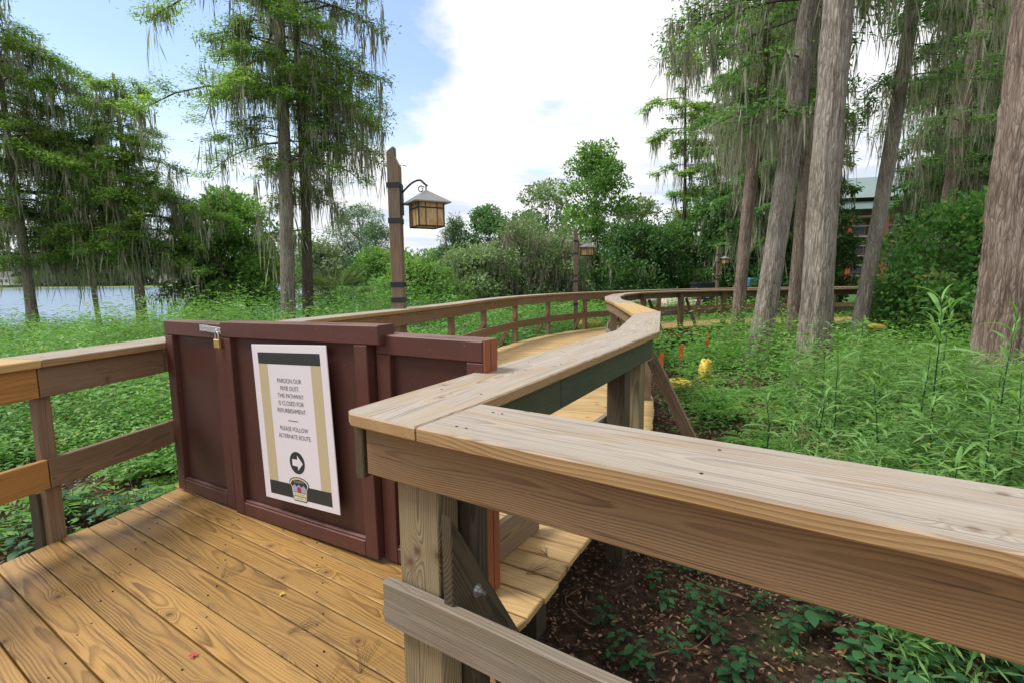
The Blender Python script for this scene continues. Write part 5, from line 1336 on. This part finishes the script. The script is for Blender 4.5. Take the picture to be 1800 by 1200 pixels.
obj('fern_bed', gbed.mesh('fern_bed', M['fern']), label='feathery light green ferns carpeting the ground round the grove trunks', cat='ferns', kind='stuff')
# broad-leaved seedlings on the dark soil under the near rail
def seedling_mesh(seed, big=1.0):
    r = np.random.default_rng(seed); g = Geo(); n = 9; H = .22 * big
    g.tube([(0, 0, 0), (.01, 0, H * .6), (.02, .01, H)], [.003, .002, .0015], 4, .2)
    for k_ in range(n):
        az = k_ * 2.4 + r.uniform(-.3, .3); t = .35 + .65 * k_ / n; D = np.array([math.cos(az), math.sin(az), r.uniform(-.15, .35)]); D /= np.linalg.norm(D)
        L = r.uniform(.06, .10) * big * (1.2 - .4 * t); sd_ = np.cross(D, (0, 0, 1)); q = np.linspace(0, 1, 5)
        p0 = np.array([.02 * t, .01 * t, H * t]) + D * .02
        pts = p0 + D * (q * L)[:, None] + np.array([0, 0, -1]) * (q ** 2 * L * .3)[:, None]
        g.ribbon(pts, L * .62 * np.array([.08, .85, 1.0, .62, .03]), sd_, r.uniform(.2, 1))
    return g
SG_ = [seedling_mesh(k_) for k_ in range(4)]; SGB = [seedling_mesh(k_ + 10, 1.9) for k_ in range(3)]
SM = [g_.mesh('seedling_leaves', M['seedling']) for g_ in SG_]; SMB = [g_.mesh('seedling_leaves', M['seedling']) for g_ in SGB]
gcar = Geo(); NROW = {}
def seed_at(x, y, s_, big=False):
    key_ = 'big' if big else 'seed' if x > 0 else 'leafy'; NROW[key_] = NROW.get(key_, 0) + 1
    if NROW[key_] > 20:
        geo_copy(gcar, (SGB if big else SG_)[fr.randrange(3)], x, y, float(gh(x, y)), fr.uniform(0, 6.28), s_); return
    o = bpy.data.objects.new('seedling', (SMB if big else SM)[fr.randrange(3)])
    put(o, None, Matrix.Translation((x, y, float(gh(x, y)))) @ Matrix.Rotation(fr.uniform(0, 6.28), 4, 'Z') @ Matrix.Scale(s_, 4))
    in_row('big' if big else 'seed' if x > 0 else 'leafy', o, x, y)
for key, n_, (x0, x1, y0, y1), mar, (s0, s1) in (('seed', 75, (.35, 2.2, 1.9, 3.9), .02, (.45, .95)), ('big', 80, (1.7, 3.2, 1.4, 2.9), .1, (.4, .8)), ('leafy', 60, (-4.4, -2.75, 1.9, 4.6), .08, (.8, 1.6))):
    c_ = 0
    while c_ < n_:
        x, y = fr.uniform(x0, x1), fr.uniform(y0, y1)
        if on_deck(np.array([x]), np.array([y]), mar)[0]: continue
        seed_at(x, y, fr.uniform(s0, s1), key == 'big'); c_ += 1
obj('seedling_carpet', gcar.mesh('seedling_carpet', M['seedling']), label='scattered small dark green seedlings carpeting the litter beside the boardwalk', cat='seedlings', kind='stuff')
ORD = 'leftmost,second,third,fourth,fifth,sixth,seventh,eighth,ninth,tenth,eleventh,twelfth,thirteenth,fourteenth,fifteenth,sixteenth,seventeenth,eighteenth,nineteenth,twentieth'.split(',')
TENS = {20: 'twenty', 30: 'thirty', 40: 'forty'}
def ordw(i):
    if i < 20: return ORD[i]
    n_ = i + 1
    return (TENS[n_ // 10 * 10] + '-' + ['', 'first'] [1] if n_ % 10 == 1 else {30: 'thirtieth', 40: 'fortieth'}[n_] if n_ % 10 == 0 else TENS[n_ // 10 * 10] + '-' + ORD[n_ % 10 - 1])
def label_rows():
    for key, (txt, cat, grp) in {'fern': ('of the single feathery ferns in front of the grove', 'fern', 'single ferns in front of the grove'),
            'seed': ('of the small seedlings on the dark litter under the near handrail', 'seedling', 'seedlings under the near handrail'),
            'big': ('of the larger-leaved plants under the right end of the handrail', 'plant', 'larger-leaved plants under the right handrail'),
            'leafy': ('of the low leafy plants below the left handrail', 'plant', 'low leafy plants below the left handrail'),
            'short': ('of the shorter willow-leaved plants in the thicket', 'plant', 'shorter narrow-leaved plants of the thicket')}.items():
        for i, (_, o) in enumerate(sorted(ROWS.get(key, []), key=lambda q: q[0])):
            tag(o, (ordw(i) + (' from the left ' if i else ' ') + txt), cat, grp)
# tall willow-leaved plants: stem and separate large leaves
def blade_mesh(seed):
    r = np.random.default_rng(seed); g = Geo(); q = np.linspace(0, 1, 8)
    X = q * .9; Z = .30 * q - .55 * q ** 2.2
    pts = np.stack([X, 0 * q, Z], 1); w = .105 * np.sin(np.clip(q * .95 + .05, 0, 1) * np.pi) ** .75; w[-1] = .002
    # two halves with a keel
    for s_ in (-1, 1):
        V = np.concatenate([pts, pts + np.stack([0 * q, s_ * w / 2, w * .16], 1)]); n = len(q); i = np.arange(n - 1)
        g.add(V, np.stack([i, i + 1, n + i + 1, n + i], -1), .35 + .3 * (s_ > 0))
    return g.mesh('blade', M['willow'])
BM = [blade_mesh(k_) for k_ in range(2)]
def tall_plant(x, y, h, label, nl, lenr, lean, seed, group='tall narrow-leaved plants by the right handrail'):
    r = np.random.default_rng(seed); zb = float(gh(x, y)) - .03
    t = thing('willow_plant', label, 'plant', (x, y, zb), 0, group); B = PM[t.name]
    q = np.linspace(0, 1, 9); P = np.stack([lean[0] * q * h + .012 * np.sin(q * 8 + seed), lean[1] * q * h, q * h], 1)
    g = Geo(); g.tube(P, .009 * (1.3 - q), 6, .2); obj('stem', g.mesh('stem', M['seedling'], True), t, B)
    for k_ in range(nl):
        s_ = .12 + .88 * (k_ + r.uniform(0, .8)) / nl; az = k_ * 2.4 + r.uniform(-.4, .4)
        p = [float(np.interp(s_, q, P[:, i])) for i in range(3)]
        L = r.uniform(*lenr) * (1.1 - .35 * s_)
        Ml = B @ Matrix.Translation(p) @ Matrix.Rotation(az, 4, 'Z') @ Matrix.Rotation(-r.uniform(.0, .75) - .35 * (s_ > .8), 4, 'Y') @ Matrix.Rotation(r.uniform(-.5, .5), 4, 'X') @ Matrix.Diagonal((L, L * r.uniform(.7, 1.1), L * r.uniform(.6, 1.3), 1))
        obj('leaf', BM[k_ % 2], t, Ml)
    return t
tall_plant(4.02, 4.75, 1.93, 'tallest willow-leaved plant, in front of the grove', 44, (.34, .60), (-.02, 0), 1)
tall_plant(4.0, 3.95, 1.40, 'willow-leaved plant at the right edge before the massive trunk', 32, (.30, .5), (.0, 0), 2)
tall_plant(3.35, 4.5, 1.22, 'willow-leaved plant just left of the tallest one', 26, (.26, .42), (-.08, 0), 3)
tall_plant(4.6, 4.4, 1.35, 'willow-leaved plant between the tallest one and the right edge', 28, (.26, .42), (.05, 0), 4)
tall_plant(3.6, 5.6, 1.30, 'willow-leaved plant behind and left of the tallest one', 24, (.28, .42), (.02, 0), 5)
tall_plant(4.75, 4.9, 1.75, 'leafy willow-leaved plant close beside the massive trunk foot', 34, (.28, .45), (.05, 0), 6)
tall_plant(5.3, 6.2, 1.8, 'willow-leaved plant standing directly before the massive trunk', 34, (.3, .5), (.0, 0), 7)
tall_plant(4.4, 5.4, 1.65, 'willow-leaved plant right behind the tallest one', 34, (.28, .45), (.04, 0), 8)
tall_plant(3.55, 3.75, 1.15, 'broad clump of willow leaves reaching the handrail at the right edge', 34, (.28, .45), (.05, 0), 9)
for k_, (x, y, h) in enumerate([(3.1, 5.1, 1.0), (3.9, 6.4, 1.2), (4.9, 3.6, 1.2), (2.9, 4.6, .75), (2.6, 3.9, .62), (3.3, 3.7, .8), (2.15, 3.6, .5), (4.3, 3.5, .95), (2.9, 5.6, .8), (5.2, 5.4, 1.2), (4.5, 6.1, 1.15), (1.42, 4.25, .5), (1.75, 4.65, .45)]):
    t_ = tall_plant(x, y, h, 'shorter', 18, (.24, .38), (fr.uniform(-.1, .1), fr.uniform(-.1, .1)), 20 + k_, 'shorter'); in_row('short', t_, x, y)
label_rows()

for k_, (x, y, a_, L_, lb_) in enumerate([(.75, 2.6, .4, .5, 'curved bare twig on the litter nearest the lower rail end'), (1.15, 2.75, 1.1, .38, 'short bare twig in the middle of the dark litter'), (1.5, 3.2, 2.4, .45, 'bare twig on the litter under the middle of the near beam'),
        (.45, 3.0, 2.0, .35, 'small bare twig on the litter beside the walkway boards'), (1.9, 2.7, .2, .5, 'bare twig lying toward the grass clump under the beam')]):
    q_ = np.linspace(0, 1, 9); rr_ = np.random.default_rng(k_)
    px_ = x + math.cos(a_) * L_ * q_ + .06 * np.sin(q_ * 5 + k_); py_ = y + math.sin(a_) * L_ * q_ + .05 * np.cos(q_ * 4 + k_)
    g = Geo(); pts = np.stack([px_, py_, gh(px_, py_) + .03 + .03 * np.sin(q_ * 4)], 1); g.tube(pts, .006 * (1.2 - q_), 5, .5)
    g.tube([pts[4], pts[4] + (.08, .05, .02), pts[4] + (.15, .12, .01)], [.004, .003, .001], 4, .5)
    obj('twig', g.mesh('twig', M['twig'], True), label=lb_, cat='twig', group='bare twigs on the dark litter')
# ------------------------------------------------------------------ small things on the deck
def pine_twig(x, y, rz, label, n=14, L=.12, group='pine needle bunches on the decking'):
    r = np.random.default_rng(int(abs(x * 1000 + y * 77))); g = Geo()
    for k_ in range(n):
        a = r.normal() * .5; l = L * r.uniform(.6, 1.2); q = np.linspace(0, 1, 5)
        pts = np.stack([np.cos(a) * l * q, np.sin(a) * l * q + .02 * r.normal() * q ** 2, .004 + .004 * np.sin(q * 3)], 1); g.tube(pts, .0009, 3, .5)
    obj('pine_needles', g.mesh('pine_needles', M['twig']), None, Matrix.Translation((x, y, .002)) @ Matrix.Rotation(rz, 4, 'Z'), label=label, cat='pine needles', group=group)
def deb(px, label, L=.12, n=12, rz=0): pine_twig(px[0], px[1], rz, label, n, L)
deb((-.98, 2.03), 'pine needle bunch in the middle of the landing boards', .14, 9, .4)
deb((-.60, 1.80), 'pine needle bunch beside the near rail post', .16, 12, 2.2)
deb((-.72, 1.66), 'long single pine needles near the end of the lower rail', .22, 4, 1.2)
deb((.06, 2.45), 'pine needles in the gap behind the near post', .16, 14, .3)
deb((.18, 2.62), 'curled pine needles on the walkway boards behind the near rail', .09, 14, 2.3)
deb((-1.50, 2.45), 'pine needles on the landing boards in front of the gate', .12, 8, 1.0)
g = Geo(); r = np.random.default_rng(3); g.leaves(np.zeros((5, 3)) + (0, 0, .006), np.stack([np.cos(np.arange(5) * 1.25), np.sin(np.arange(5) * 1.25), .1 + 0 * np.arange(5)], 1), .020, .013, .5, up=(0, 0, 1), rng=r)
obj('fallen_leaf', g.mesh('fallen_leaf', M['red_leaf']), None, Matrix.Translation((-1.30, 1.90, .002)), label='small red fallen leaf on the landing boards', cat='leaf')
g = Geo(); g.leaves(np.zeros((4, 3)) + (0, 0, .006), np.stack([np.cos(np.arange(4) * 1.5), np.sin(np.arange(4) * 1.5), .1 + 0 * np.arange(4)], 1), .018, .012, .5, up=(0, 0, 1), rng=r)
obj('fallen_leaf', g.mesh('fallen_leaf', M['sandbag']), None, Matrix.Translation((-1.12, 2.30, .002)), label='small yellowish fallen leaf nearer the gate', cat='leaf')
